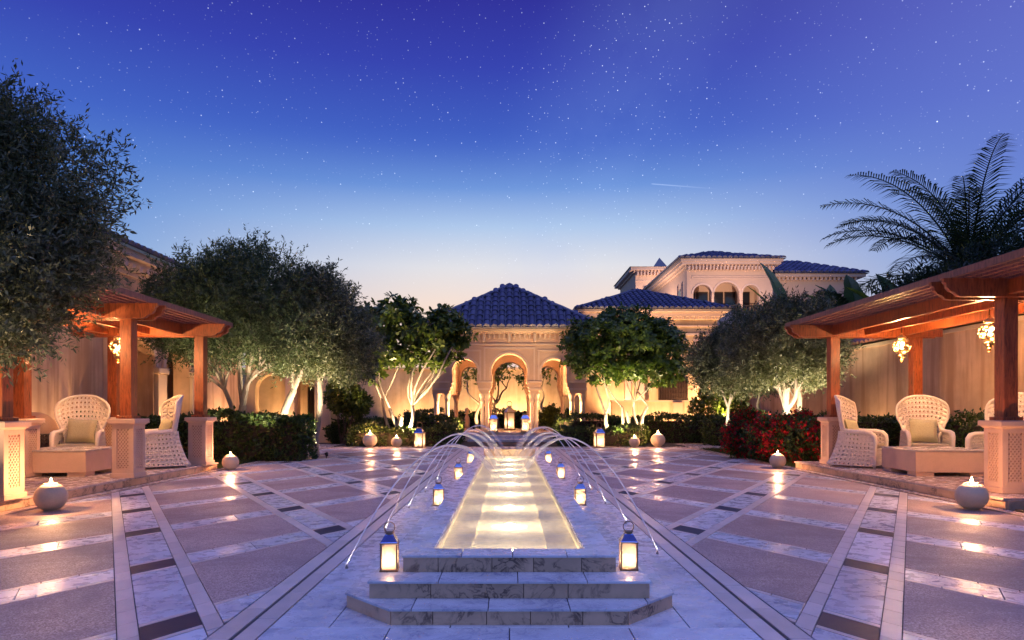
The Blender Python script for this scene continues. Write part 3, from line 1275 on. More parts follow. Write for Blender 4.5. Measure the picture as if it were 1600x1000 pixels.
def hanging_lamp(label, loc, power):
    t = thing('hanging_lamp', label, 'lamp', loc, 0, 'mosaic globe lamps under the pergolas')
    prof = []
    for k in range(0, 13):
        a = -PI / 2 + PI * k / 12
        prof.append((max(.03, .145 * math.cos(a)), .145 * math.sin(a) * .96))
    MB().lathe(prof, 24).build('globe', 'mosaic_glass', t, 70, True)
    MB().lathe([(.012, -.30), (.03, -.27), (.02, -.25), (.06, -.20), (.085, -.165), (.05, -.15)], 14).build('finial', 'mosaic_glass', t, True, True)
    for z in (-.09, 0, .09):
        r = .1475 * math.sqrt(max(0, 1 - (z / .14) ** 2)) + .003
        MB().tube([(r * math.cos(2 * PI * i / 24), r * math.sin(2 * PI * i / 24), z) for i in range(25)], .005, 5, False).build('band', 'brass', t, True, True)
    MB().lathe([(.07, .135), (.075, .16), (.05, .185), (.02, .20), (.012, .24), (0, .24)], 14).build('cap', 'brass', t, True, True)
    MB().tube([(0, 0, .235), (0, 0, 2.695 - loc[2])], .006, 6).build('chain', 'dark_metal', t, True, True)
    MB().lathe([(0, -.05), (.035, -.035), (.048, 0), (.035, .035), (0, .05)], 12).build('bulb', 'bulb', t, True, True)
    light('POINT', 'lamp_light', (0, 0, 0), power * 7.0, LAMPC, t, .055)


hanging_lamp('glowing mosaic globe lamp hanging above the chairs under the right pergola', (7.05, 12.27, 2.36), 150)
hanging_lamp('glowing mosaic globe lamp half behind the near post of the right pergola', (7.05, 10.03, 2.36), 150)
hanging_lamp('glowing mosaic globe lamp half behind a post of the left pergola', (-7.05, 12.30, 2.36), 150)
hanging_lamp('unseen mosaic globe lamp added behind the near olive foliage', (-7.05, 9.9, 2.36), 150)  # hidden repeat of the lamp, included for its light

# ------------------------------------------------------------------ wicker chairs and tables
def lerp_list(pts, t):
    for (a, va), (b, vb) in zip(pts[:-1], pts[1:]):
        if t <= b:
            return va + (vb - va) * (t - a) / (b - a)
    return pts[-1][1]


def smooth_list(pts, t):
    for (a, va), (b, vb) in zip(pts[:-1], pts[1:]):
        if t <= b:
            k = (t - a) / (b - a)
            k = k * k * (3 - 2 * k)
            return va + (vb - va) * k
    return pts[-1][1]


def perforated(P, nu, nv, hole=.25, margin=1):
    """a woven panel: a grid of cells with a round opening in each inner one"""
    m = MB()
    for i in range(nu):
        for j in range(nv):
            o = [(i, j), (i + .5, j), (i + 1, j), (i + 1, j + .5), (i + 1, j + 1), (i + .5, j + 1), (i, j + 1), (i, j + .5)]
            vo = [P(a / nu, b / nv) for a, b in o]
            if margin and (i < margin or i >= nu - margin):
                m.add(vo, [tuple(range(8))])
                continue
            ang = [PI * 1.25 + k * PI / 4 for k in range(8)]
            vi = [P((i + .5 + hole * math.cos(a)) / nu, (j + .5 + hole * math.sin(a)) / nv) for a in ang]
            m.add(vo + vi, [(k, (k + 1) % 8, 8 + (k + 1) % 8, 8 + k) for k in range(8)])
    return m


BW = [(0, .27), (.18, .265), (.42, .345), (.68, .425), (.82, .435), (.93, .415), (1, .375)]


def backP(u, t):
    k = 2 * u - 1
    wv = smooth_list(BW, t)
    ztop = 1.34 - .13 * abs(k) ** 2.6
    z = .40 + t * (ztop - .40)
    y = .27 + .13 * t ** 1.3 - (.13 + .07 * t) * k * k
    return (k * wv, y, z)


def solid(o, th):
    md = o.modifiers.new('thick', 'SOLIDIFY')
    md.thickness = th
    md.offset = 0
    return o


def pillow_mb(wd, hd, th, M, n=10):
    m = MB(M)
    vs, fs = [], []
    for s_ in (1, -1):
        b = len(vs)
        for i in range(n + 1):
            for j in range(n + 1):
                u, v = 2 * i / n - 1, 2 * j / n - 1
                t = (1 - u ** 4) ** .5 * (1 - v ** 4) ** .5
                pin = 1 - .06 * (1 - abs(u)) * abs(v) - .06 * (1 - abs(v)) * abs(u)
                vs.append((u * wd / 2 * pin, s_ * th / 2 * t, v * hd / 2 * pin))
        for i in range(n):
            for j in range(n):
                q = (b + i * (n + 1) + j, b + (i + 1) * (n + 1) + j, b + (i + 1) * (n + 1) + j + 1, b + i * (n + 1) + j + 1)
                fs.append(q if s_ < 0 else q[::-1])
    m.add(vs, fs)
    return m


def make_chair(label, loc, rz):
    t = thing('wicker_armchair', label, 'armchair', loc, rz, 'white wicker armchairs')
    solid(perforated(backP, 13, 11).build('backrest', 'wicker', t, True, True), .022)
    rim = [backP(1, q / 14) for q in range(15)] + [backP(1 - q / 16, 1) for q in range(1, 17)] + [backP(0, 1 - q / 14) for q in range(1, 15)]
    MB().tube(rim, .024, 8).build('back_rim', 'wicker', t, True, True)
    for s in (-1, 1):
        def sideP(u, v, s=s):
            zt = .655 + .05 * (1 - u) ** 2
            yb = .245 + .20 * (1 - v) ** 1.6
            yf = -.37 - .02 * (1 - v)
            return (s * (.345 + .03 * (1 - v) ** 2), yb + (yf - yb) * u, .035 + v * (zt - .06))
        solid(perforated(sideP, 10, 8).build('side_panel', 'wicker', t, True, True), .02)
        arm = [(s * .268, .235, .83), (s * .30, .20, .735), (s * .325, .12, .685), (s * .347, -.03, .668), (s * .355, -.20, .665), (s * .355, -.315, .645), (s * .353, -.375, .59), (s * .350, -.392, .50), (s * .347, -.388, .30), (s * .355, -.392, .05)]
        MB().tube(arm, [.026, .032, .037, .040, .042, .044, .042, .036, .030, .027], 10).build('arm', 'wicker', t, True, True)

    def frontP(u, v):
        return (-.335 + .67 * u, -.378 - .012 * (1 - v), .045 + v * .31)
    solid(perforated(frontP, 8, 4, margin=0).build('front_skirt', 'wicker', t, True, True), .02)

    def rearP(u, v):
        return (-.345 + .69 * u, .245 + .20 * (1 - v) ** 1.6 + .02, .045 + v * .42)
    solid(perforated(rearP, 8, 5, margin=0).build('rear_skirt', 'wicker', t, True, True), .02)
    MB().bx(-.33, .33, -.375, .26, .335, .352).build('seat_deck', 'wicker', t, local=True)
    for ax in (-.33, .33):
        for ay in (-.37, .40):
            MB().lathe([(.022, 0), (.026, .05), (.024, .06)], 8, (ax, ay, 0)).build('foot', 'wicker', t, True, True)
    MB().bx(-.305, .305, -.37, .24, .353, .455).build('seat_cushion', 'cushion_fabric', t, 60, True, bev=.032)
    M = Matrix.Translation((0, .105, .685)) @ Matrix.Rotation(R(-16), 4, 'X') @ Matrix.Rotation(R(3), 4, 'Y')
    pillow_mb(.47, .45, .17, M).build('pillow', 'pillow_fabric', t, True, True)
    return t


def facing(dx_, dy_):
    return math.atan2(dx_, -dy_)     # local front is -Y


Z = TZ + .001
make_chair('white wicker armchair turned sideways beside the left hedge', (-6.55, 12.75, Z), facing(-.74, -.67))
make_chair('white wicker armchair facing the camera behind the left stone table', (-7.86, 12.5, Z), facing(.34, -.94))
make_chair('white wicker armchair turned sideways next to the red flowers', (6.62, 12.95, Z), facing(.72, -.69))
make_chair('white wicker armchair facing the camera behind the right stone table', (7.76, 12.75, Z), facing(-.30, -.95))
make_chair('white wicker armchair half hidden by the near right pedestal', (8.10, 11.15, Z), facing(-.93, -.36))


def table(label, loc, rz):
    t = thing('low_table', label, 'table', loc, rz, 'low stone tables')
    MB().bx(-.58, .58, -.58, .58, .06, .40).build('body', 'carved_stone', t, local=True, bev=.01)
    MB().bx(-.59, .59, -.59, .59, .401, .425).build('top', 'table_top', t, local=True, bev=.006)
    for ax in (-.42, .42):
        for ay in (-.42, .42):
            MB().bx(ax - .14, ax + .14, ay - .14, ay + .14, 0, .059).build('foot', 'carved_stone', t, local=True)
    return t


table('low square stone table under the right pergola', (7.17, 11.55, Z), R(-4))
table('low square stone table under the left pergola', (-7.42, 11.5, Z), R(4))

# dark wicker beehive stool at the back of the left terrace
t = thing('wicker_basket', 'dark domed wicker basket between the pedestals of the left pergola', 'basket', (-8.55, 12.3, Z), 0)
solid(perforated(lambda u, v: ((.36 + .02 * math.sin(v * PI)) * math.cos(2 * PI * u), (.36 + .02 * math.sin(v * PI)) * math.sin(2 * PI * u), .02 + v * .62), 30, 9, .3, 0).build('body', 'wicker_dark', t, True, True), .015)
MB().lathe([(.37, .64), (.355, .74), (.30, .88), (.20, .98), (.08, 1.03), (0, 1.035)], 24).build('lid', 'wicker_brown', t, True, True)
MB().tube([(.375 * math.cos(2 * PI * i / 24), .375 * math.sin(2 * PI * i / 24), .64) for i in range(25)], .016, 6, False).build('rim', 'wicker_dark', t, True, True)

# ------------------------------------------------------------------ buildings
def arch(cx, half, spring, z0, n=14, horse=0.0):
    """opening outline from bottom left over the arch to bottom right"""
    pts = [(cx - half, z0), (cx - half, spring - .001)]
    rr = half * (1 + horse)
    for k in range(n + 1):
        a = PI - PI * k / n
        pts.append((cx + rr * math.cos(a), spring + rr * math.sin(a)))
    pts += [(cx + half, spring - .001), (cx + half, z0)]
    return pts


def wall_poly(x0, x1, z0, z1, ops):
    p = [(x0, z0)]
    for o in ops:
        p += o
    return p + [(x1, z0), (x1, z1), (x0, z1)]


def barrel(m, O, lat_, up_, nrm_, wd, L, rise, seg=5, taper=.86):
    """one half-round roof tile"""
    vs = []
    for (d, k, lift) in ((0, 1.0, .035 * L), (L, taper, 0.0)):
        for i in range(seg + 1):
            a = PI - PI * i / seg
            vs.append(O + up_ * d + lat_ * (math.cos(a) * wd / 2 * k) + nrm_ * (math.sin(a) * rise * k + lift))
    n = seg + 1
    fs = [(i, i + 1, n + i + 1, n + i) for i in range(seg)] + [tuple(range(n))[::-1]]
    m.add(vs, fs)


def roof_face(EL, ER, AL, AR, pitch, rowl, single_parent=None, joined=None):
    """lay barrel tiles on the roof plane EL-ER (eave) to AL-AR (top)"""
    EL, ER, AL, AR = map(Vector, (EL, ER, AL, AR))
    lat_ = (ER - EL).normalized()
    wdt = (ER - EL).length
    aL, aR = (AL - EL).dot(lat_), (AR - EL).dot(lat_)
    upv = (AL - EL) - lat_ * aL
    S = upv.length
    up_ = upv.normalized()
    nrm_ = lat_.cross(up_).normalized()
    if nrm_.z < 0:
        nrm_ = -nrm_
    rows = max(1, int(round(S / rowl)))
    rl = S / rows
    nc = max(1, int(wdt / pitch))
    me = None
    for j in range(rows):
        t0 = j / rows
        l0, r0 = aL * t0, wdt + (aR - wdt) * t0
        for i in range(nc):
            xx = (i + .5) * wdt / nc
            if xx < l0 + pitch * .35 or xx > r0 - pitch * .35:
                continue
            O = EL + lat_ * xx + up_ * (j * rl) + nrm_ * .012
            if joined is not None:
                barrel(joined, O, lat_, up_, nrm_, pitch * .95, rl * 1.06, pitch * .40)
            else:
                if me is None:
                    m = MB()
                    barrel(m, Vector((0, 0, 0)), lat_, up_, nrm_, pitch * .95, rl * 1.06, pitch * .40)
                    me = m.mesh('roof_tile', 'blue_tile', 60)
                o = link_mesh('roof_tile', me, single_parent)
                o.location = O - wloc(single_parent) + nrm_ * random.uniform(-.008, .012)
                o.rotation_euler = (random.uniform(-.03, .03), random.uniform(-.03, .03), random.uniform(-.035, .035))


# ---- far pavilion
PY = 27.0
pv = thing('garden_pavilion', 'pink stone pavilion with three arches and blue tiled pyramid roof', 'pavilion', (0, PY, 0))
PDEP = 5.4
fl = MB().bx(-3.3, 3.3, PY - .25, PY + PDEP + .3, -.05, .365)
fl.build('plinth', 'terrace_marble', pv, bev=.015)
for i in range(2):
    MB().bx(-1.6 + .15 * i, 1.6 - .15 * i, PY - 1.05 + .40 * i, PY - .652 + .40 * i, -.04, .12 + .12 * i).build('step', 'floor_marble', pv, bev=.01)


def pav_open(cx, half, spring):
    hb = half + .13
    pts = [(cx - hb, 1.88), (cx - hb, 1.98), (cx - hb + .05, 2.0), (cx - hb + .05, 2.12), (cx - hb + .10, 2.14), (cx - hb + .10, 2.30), (cx - half - .0, 2.31)]
    pts.append((cx - half, spring - .12))
    n = 18
    rr = half * 1.05
    for k in range(n + 1):
        a = PI + R(12) - (PI + R(24)) * k / n
        pts.append((cx + rr * math.cos(a), spring + rr * math.sin(a)))
    pts.append((cx + half, spring - .12))
    pts += [(cx + half, 2.31), (cx + hb - .10, 2.30), (cx + hb - .10, 2.14), (cx + hb - .05, 2.12), (cx + hb - .05, 2.0), (cx + hb, 1.98), (cx + hb, 1.88)]
    return pts


ops = [pav_open(-1.77, .48, 2.76), pav_open(0, .68, 2.76), pav_open(1.77, .48, 2.76)]
poly = wall_poly(-3.05, 3.05, 1.88, 4.25, ops)
TH = .75
MB().prism(poly, PY, PY + TH, 'y').build('front_wall', 'pavilion_wall', pv)
MB().prism(poly, PY + PDEP - TH, PY + PDEP, 'y').build('back_wall', 'pavilion_wall', pv)
sop = [pav_open(PY + 1.62, .55, 2.76), pav_open(PY + PDEP - 1.62, .55, 2.76)]
spoly = wall_poly(PY + TH + .002, PY + PDEP - TH - .002, 1.88, 4.25, sop)
for sx in (-1, 1):
    a, b = sorted((sx * 3.05, sx * (3.05 - TH)))
    MB().prism(spoly, a, b, 'x').build('side_wall', 'pavilion_wall', pv)
MB().bx(-2.3, 2.3, PY + TH, PY + PDEP - TH, 3.95, 4.05).build('ceiling', 'pavilion_wall', pv)
colm = MB().lathe([(.115, 0), (.115, .05), (.095, .07), (.105, .10), (.078, .13), (.072, 1.18), (.085, 1.20), (.085, 1.23), (.075, 1.25), (.115, 1.42), (.125, 1.44), (.125, 1.514)], 14).mesh('column', 'pavilion_trim', 55)
for yb in (PY, PY + PDEP - TH):
    for sx in (-1, 1):
        for cx in (1.07, .90, 2.92, 2.50):
            for cy in (.13, TH - .13):
                link_mesh('column', colm, pv, (sx * cx, yb + cy - PY, .3655))
# raised frames around the arches, impost courses, cornice
tr = MB()
for (a, b, zt) in ((-1.02, 1.02, 3.72), (-2.85, -1.12, 3.62), (1.12, 2.85, 3.62)):
    zb = 2.40
    e = .07
    fr = MB()
    fr.bx(a, a + e, PY - .028, PY - .002, zb, zt)
    fr.bx(b - e, b, PY - .028, PY - .002, zb, zt)
    fr.bx(a + e, b - e, PY - .028, PY - .002, zt - e, zt)
    fr.build('arch_frame', 'pavilion_trim', pv)
for (cx, half) in ((-1.77, .48), (0, .68), (1.77, .48)):
    m = MB()
    n = 18
    for k in range(n):
        a0 = PI + R(12) - (PI + R(24)) * k / n
        a1 = PI + R(12) - (PI + R(24)) * (k + 1) / n
        r0, r1 = half * 1.055, half * 1.055 + .085
        q = [(cx + r0 * math.cos(a0), 2.76 + r0 * math.sin(a0)), (cx + r1 * math.cos(a0), 2.76 + r1 * math.sin(a0)), (cx + r1 * math.cos(a1), 2.76 + r1 * math.sin(a1)), (cx + r0 * math.cos(a1), 2.76 + r0 * math.sin(a1))]
        m.prism(q, PY - .022, PY - .002, 'y')
    m.build('archivolt', 'pavilion_trim', pv)
for (a, b) in ((-3.09, -2.36), (-1.27, -.70), (.70, 1.27), (2.36, 3.09)):
    MB().bx(a, b, PY - .045, PY - .002, 2.31, 2.38).build('impost', 'pavilion_trim', pv)
    MB().bx(a + .03, b - .03, PY - .03, PY - .002, 2.02, 2.10).build('impost', 'pavilion_trim', pv)
for z0, z1, e in ((3.80, 3.86, .04), (4.251, 4.33, .12), (4.331, 4.42, .24)):
    MB().bx(-3.05 - e, 3.05 + e, PY - e, PY + PDEP + e, z0, z1).build('cornice', 'pavilion_trim', pv) if z0 > 4 else MB().bx(-3.05 - e, 3.05 + e, PY - e, PY - .002, z0, z1).build('cornice', 'pavilion_trim', pv)
for i in range(31):
    x = -3.0 + i * .2
    big = i % 5 == 0
    MB().bx(x - (.055 if big else .035), x + (.055 if big else .035), PY - (.16 if big else .08), PY - .003, 3.92 if big else 4.06, 4.249).build('bracket', 'pavilion_trim', pv, bev=.01)
E = .62
eL, eR, yF, yB = -3.05 - E, 3.05 + E, PY - E, PY + PDEP + E
ap = (0, PY + PDEP / 2, 6.62)
ze = 4.43
rm = MB()
rm.add([(eL, yF, ze), (eR, yF, ze), (eR, yB, ze), (eL, yB, ze), ap], [(0, 1, 4), (1, 2, 4), (2, 3, 4), (3, 0, 4), (3, 2, 1, 0)])
rf = rm.build('roof', 'blue_tile', pv)
roof_face((eL, yF, ze), (eR, yF, ze), ap, ap, .285, .42, single_parent=rf)
jm = MB()
roof_face((eR, yF, ze), (eR, yB, ze), ap, ap, .285, .42, joined=jm)
roof_face((eL, yB, ze), (eL, yF, ze), ap, ap, .285, .42, joined=jm)
roof_face((eR, yB, ze), (eL, yB, ze), ap, ap, .285, .42, joined=jm)
jm.build('side_roof_tiles', 'blue_tile', rf, kind='stuff')
for (x, y) in ((eL, yF), (eR, yF), (eL, yB), (eR, yB)):
    MB().tube([Vector((x, y, ze + .05)).lerp(Vector((ap[0], ap[1], ap[2] + .04)), q / 12) for q in range(13)], [.085 + .012 * (q % 2) for q in range(13)], 8).build('hip_ridge', 'blue_tile', rf, True)
MB().lathe([(.14, 0), (.16, .06), (.09, .10), (0, .14)], 12, (0, ap[1], ap[2] + .02)).build('finial', 'blue_tile', rf, True)
# light inside the pavilion, from up-lamps at the foot of the columns
def uplight(label, loc, target, power, spot=70, col=UPC, group='small garden up-lamps'):
    t = thing('garden_spotlight', label, 'spotlight', loc, 0, group)
    d = (Vector(target) - Vector(loc))
    q = d.to_track_quat('Z', 'Y').to_matrix().to_4x4()
    MB(q).lathe([(.0, -.06), (.03, -.06), (.038, -.02), (.042, .035), (.046, .04)], 12).build('housing', 'dark_metal', t, True, True)
    MB(q).lathe([(.038, .030), (0, .034)], 12).build('lens', 'lamp_lens', t, True, True)
    MB().tube([(0, 0, -.10), (0, 0, -.03)], .012, 6).build('stake', 'dark_metal', t, True, True)
    lo = light('SPOT', 'spot_light', d.normalized() * .06, power * 4.2, col, t, .03, spot)
    lo.rotation_euler = d.to_track_quat('-Z', 'Y').to_euler()
    return t


for i, (x, y, tx, ty, pw, wh) in enumerate((
        (-2.05, PY + .38, -2.3, PY + .38, 55, 'outer side of the left pavilion arch'),
        (-1.42, PY + .38, -1.35, PY + .38, 30, 'inner side of the left pavilion arch'),
        (2.05, PY + .38, 2.3, PY + .38, 55, 'outer side of the right pavilion arch'),
        (1.42, PY + .38, 1.35, PY + .38, 30, 'inner side of the right pavilion arch'),
        (-.52, PY + .55, -.70, PY + .40, 40, 'left jamb of the middle pavilion arch'),
        (.52, PY + .55, .70, PY + .40, 40, 'right jamb of the middle pavilion arch'),
        (-2.71, PY + .38, -2.71, PY + .34, 28, 'left corner columns of the pavilion'),
        (2.71, PY + .38, 2.71, PY + .34, 28, 'right corner columns of the pavilion'))):
    uplight('small lamp lighting the ' + wh, (x, y, .47), (tx, ty, 3.2), pw * 2.2, 125)

uplight('garden lamp washing the left half of the pavilion front', (-1.75, 24.75, .30), (-1.6, 27, 3.0), 75, 100)
uplight('garden lamp washing the right half of the pavilion front', (1.75, 24.75, .30), (1.6, 27, 3.0), 75, 100)

# ---- long garden wall behind everything
gw = thing('garden_wall', 'cream garden wall behind the pavilion', 'wall', (0, 38, 0))
MB().bx(-16, 13.0, 38, 38.4, -.1, 3.5).build('wall_body', 'plaster_cream', gw)
MB().bx(-16, 13.0, 37.9, 38.5, 3.5, 3.62).build('coping', 'pavilion_trim', gw)
# dark arched door in it, left
dr = MB().prism([(-9.05, .0), (-9.05, 1.55)] + [(-8.6 - .45 * math.cos(PI * k / 10), 1.55 + .45 * math.sin(PI * k / 10)) for k in range(1, 10)] + [(-8.15, 1.55), (-8.15, 0)], 37.93, 37.99, 'y')
dr.build('door', 'dark_wood', gw)
for i, (x, p) in enumerate(((-5.2, 120), (-1.2, 150), (1.0, 150), (5.6, 110))):
    uplight('garden lamp washing the far wall, number counted from the left as seen through the arches' if False else ['garden lamp washing the far wall behind the left broad leaved tree', 'garden lamp washing the far wall behind the left arch', 'garden lamp washing the far wall behind the right arch', 'garden lamp washing the far wall behind the round tree'][i], (x, 36.6, .12), (x, 38, 1.7), p, 120)

# ---- hip roofed house right of the pavilion
hb = thing('hip_roof_house', 'cream house with low blue hip roof behind the round tree', 'house', (6.4, 31, 0))
HX0, HX1, HY0, HY1, HZ = 3.5, 9.45, 31.0, 37.6, 5.35
MB().bx(HX0, HX1, HY0, HY1, -.05, HZ).build('wall', 'plaster_cream', hb)
for z0, z1, e in ((HZ + .001, HZ + .12, .10), (HZ + .121, HZ + .30, .26), (HZ + .301, HZ + .40, .42)):
    MB().bx(HX0 - e, HX1 + e, HY0 - e, HY1 + e, z0, z1).build('cornice', 'villa_trim', hb)
for i in range(38):
    x = HX0 + .08 + i * (HX1 - HX0 - .16) / 37
    MB().bx(x - .04, x + .04, HY0 - .22, HY0 - .105, HZ + .0, HZ + .119).build('bracket', 'villa_trim', hb)
MB().bx(HX0 - .03, HX1 + .03, HY0 - .05, HY0 - .002, 4.62, 4.72).build('string_course', 'villa_trim', hb)
MB().bx(HX0 - .03, HX1 + .03, HY0 - .05, HY0 - .002, 5.02, 5.08).build('string_course', 'villa_trim', hb)
ee = .55
A = [(HX0 - ee, HY0 - ee, HZ + .40), (HX1 + ee, HY0 - ee, HZ + .40), (HX1 + ee, HY1 + ee, HZ + .40), (HX0 - ee, HY1 + ee, HZ + .40)]
apx = (6.45, 34.4, 7.25)
rm = MB().add(A + [apx], [(0, 1, 4), (1, 2, 4), (2, 3, 4), (3, 0, 4), (3, 2, 1, 0)])
hr = rm.build('roof', 'blue_tile', hb)
jm = MB()
for i in range(4):
    roof_face(A[i], A[(i + 1) % 4], apx, apx, .26, .40, joined=jm)
jm.build('roof_tiles', 'blue_tile', hr, kind='stuff')
for c in A:
    MB().tube([Vector(c).lerp(Vector(apx), q / 8) + Vector((0, 0, .05)) for q in range(9)], .08, 6).build('hip_ridge', 'blue_tile', hr, True)
# recessed panel with niche, and lattice window
fr = MB()
for (a, b, c, d) in ((8.35, 8.45, 2.1, 4.45), (9.28, 9.38, 2.1, 4.45), (8.45, 9.28, 4.35, 4.45)):
    fr.bx(a, b, HY0 - .05, HY0 - .002, c, d)
fr.build('panel_frame', 'villa_trim', hb)
nm = MB().prism(arch(8.87, .34, 3.75, 2.2), HY0 - .012, HY0 - .003, 'y')
nm.build('niche', 'villa_trim', hb)
nm = MB().prism(arch(8.80, .14, 3.05, 2.2), HY0 - .022, HY0 - .013, 'y')
nm.build('niche_window', 'dark_glass', hb)
wn = MB().bx(6.75, 8.10, HY0 - .02, HY0 - .002, 1.65, 2.75)
wo_ = wn.build('window', 'dark_wood', hb)
for i in range(12):
    x = 6.80 + i * .114
    MB().bx(x - .018, x + .018, HY0 - .06, HY0 - .021, 1.68, 2.72).build('window_bar', 'dark_wood', wo_)
for i in range(5):
    z = 1.75 + i * .22
    MB().bx(6.76, 8.09, HY0 - .075, HY0 - .061, z - .016, z + .016).build('window_bar', 'dark_wood', wo_)
MB().bx(6.68, 8.17, HY0 - .10, HY0 - .001, 1.58, 1.648).build('sill', 'villa_trim', hb)
for x in (5.35, 5.95):
    MB().bx(x - .14, x + .14, HY0 - .22, HY0 - .001, 0, 3.2).build('pilaster', 'villa_trim', hb)
# low wall before the house
lw = thing('low_wall', 'low cream wall in front of the hip roofed house', 'wall', (7.5, 29.4, 0))
MB().bx(4.4, 10.6, 29.3, 29.6, -.05, 1.58).build('wall_body', 'plaster_cream', lw)
MB().bx(4.36, 10.64, 29.26, 29.64, 1.58, 1.66).build('coping', 'pavilion_trim', lw)
MB().bx(7.0, 7.42, 29.20, 29.299, -.05, 1.56).build('pier', 'pavilion_wall', lw)
uplight('garden lamp grazing the right end of the low cream wall', (8.3, 28.3, .10), (8.3, 29.5, 1.1), 70, 140)
uplight('garden lamp grazing the middle of the low cream wall', (6.6, 28.3, .10), (6.6, 29.5, 1.1), 60, 140)
uplight('garden lamp grazing the left end of the low cream wall', (4.9, 28.3, .10), (4.9, 29.5, 1.1), 60, 140)
uplight('garden lamp by the boundary wall beyond the small pale olive', (8.6, 23.2, .10), (9.4, 23.6, 1.6), 60, 130)
uplight('garden lamp lighting the hip roofed house front', (8.6, 29.9, .15), (8.75, 31.2, 4.2), 300, 110)
uplight('garden lamp lighting the hip roofed house behind the round tree', (5.2, 29.95, .15), (5.3, 31.2, 4.2), 240, 110)

# ---- large villa behind
vl = thing('villa', 'large pink villa with arched loggia and blue roofs above the trees', 'villa', (18, 55, 0))
VX0, VX1, VY0, VY1 = 14.3, 21.2, 55.0, 73.0
VZ = 12.78
lops = [arch(15.55, .74, 10.62, 9.2), arch(17.5, 1.02, 10.55, 9.2), arch(19.45, .66, 10.68, 9.2)]
MB().prism(wall_poly(VX0, VX1, 9.2, VZ, lops), VY0, VY0 + .45, 'y').build('loggia_wall', 'villa_wall', vl)
MB().bx(VX0, VX1, VY0 + .001, VY1, -.05, 9.2).build('lower_wall', 'villa_wall', vl)
MB().bx(VX0, VX0 + .4, VY0 + .452, VY1, 9.201, VZ).build('side_wall', 'villa_wall', vl)
MB().bx(VX1 - .4, VX1, VY0 + .452, VY1, 9.201, VZ).build('side_wall', 'villa_wall', vl)
MB().bx(VX0 + .402, VX1 - .402, VY0 + 3.0, VY0 + 3.3, 9.201, VZ).build('loggia_back_wall', 'villa_wall', vl)
MB().bx(VX0 + .402, VX1 - .402, VY0 + .452, VY0 + 2.998, VZ - .3, VZ - .2).build('loggia_ceiling', 'villa_wall', vl)
for (a, b) in ((14.75, 15.75), (15.85, 16.85), (16.95, 18.15), (18.25, 19.2), (19.3, 20.4)):  # doors enlarged across the back wall to darken the loggia interior
    d = MB().bx(a, b, VY0 + 2.94, VY0 + 2.998, 9.25, 11.3).build('glass_door', 'dark_wood', vl)
    MB().bx(a + .07, b - .07, VY0 + 2.92, VY0 + 2.939, 9.3, 11.2).build('pane', 'dark_glass', d)
for x in (16.40, 18.65):
    MB().lathe([(.14, 0), (.14, .1), (.10, .14), (.09, 1.25), (.16, 1.42), (.16, 1.5)], 10, (x, VY0 + .2, 9.05)).build('loggia_column', 'villa_trim', vl, True)
for i in range(26):
    x = 14.85 + i * .21
    MB().bx(x - .02, x + .02, VY0 + .47, VY0 + .50, 9.2, 9.72).build('baluster', 'dark_wood', vl)
MB().bx(14.8, 20.2, VY0 + .46, VY0 + .52, 9.72, 9.79).build('handrail', 'dark_wood', vl)
for cx, hh, sp in ((15.55, .74, 10.62), (17.5, 1.02, 10.55), (19.45, .66, 10.68)):
    m = MB()
    for k in range(14):
        a0, a1 = PI - PI * k / 14, PI - PI * (k + 1) / 14
        q = [(cx + (hh + .01) * math.cos(a0), sp + (hh + .01) * math.sin(a0)), (cx + (hh + .14) * math.cos(a0), sp + (hh + .14) * math.sin(a0)), (cx + (hh + .14) * math.cos(a1), sp + (hh + .14) * math.sin(a1)), (cx + (hh + .01) * math.cos(a1), sp + (hh + .01) * math.sin(a1))]
        m.prism(q, VY0 - .06, VY0 - .003, 'y')
    m.build('archivolt', 'villa_trim', vl)
for z in (12.0, 11.85):
    MB().bx(VX0 + .35, VX1 - .3, VY0 - .05, VY0 - .002, z, z + .07).build('string_course', 'villa_trim', vl)
for z0, z1, e in ((VZ + .001, VZ + .16, .18), (VZ + .161, VZ + .34, .5), (VZ + .341, VZ + .55, .62)):
    MB().bx(VX0 - e, VX1 + e, VY0 - e, VY1 + e, z0, z1).build('cornice', 'villa_trim', vl)
for i in range(25):
    x = VX0 + .1 + i * (VX1 - VX0 - .2) / 24
    MB().bx(x - .07, x + .07, VY0 - .44, VY0 - .002, VZ - .26, VZ - .001).build('bracket', 'villa_trim', vl)
e = .8
A = [(VX0 - e, VY0 - e, VZ + .551), (VX1 + e, VY0 - e, VZ + .551), (VX1 + e, VY1 + e, VZ + .551), (VX0 - e, VY1 + e, VZ + .551)]
B = [(17.4, VY0 + 3.4, VZ + 1.95), (17.4, VY1 - 3.5, VZ + 1.95)]
MB().add(A + B, [(0, 1, 4), (1, 2, 5, 4), (2, 3, 5), (3, 0, 4, 5), (3, 2, 1, 0)]).build('roof', 'blue_tile', vl)
jm = MB()
roof_face(A[0], A[1], B[0], B[0], .42, .7, joined=jm)
roof_face(A[3], A[0], B[1], B[0], .42, .7, joined=jm)
jm.build('roof_tiles', 'blue_tile', vl, kind='stuff')
MB().bx(12.5, 22, 48.2, 54.998, -.05, 8.25).build('lamp_block', 'villa_wall', vl)  # this and the next two blocks are added only to carry lamps
MB().bx(11.0, 14.298, 55.2, 64, -.05, 8.25).build('lamp_block', 'villa_wall', vl)
MB().bx(15, 22, 73.85, 78.4, -.05, 13.25).build('lamp_block', 'villa_wall', vl)
# side arch window
nm = MB().prism(arch(57.2, .45, 10.9, 9.3), VX0 - .06, VX0 - .003, 'x')
nm.build('window', 'dark_glass', vl)
for yy in (56.5, 57.9):
    MB().bx(VX0 - .10, VX0 - .002, yy - .06, yy + .06, 9.2, 11.8).build('panel_frame', 'villa_trim', vl)
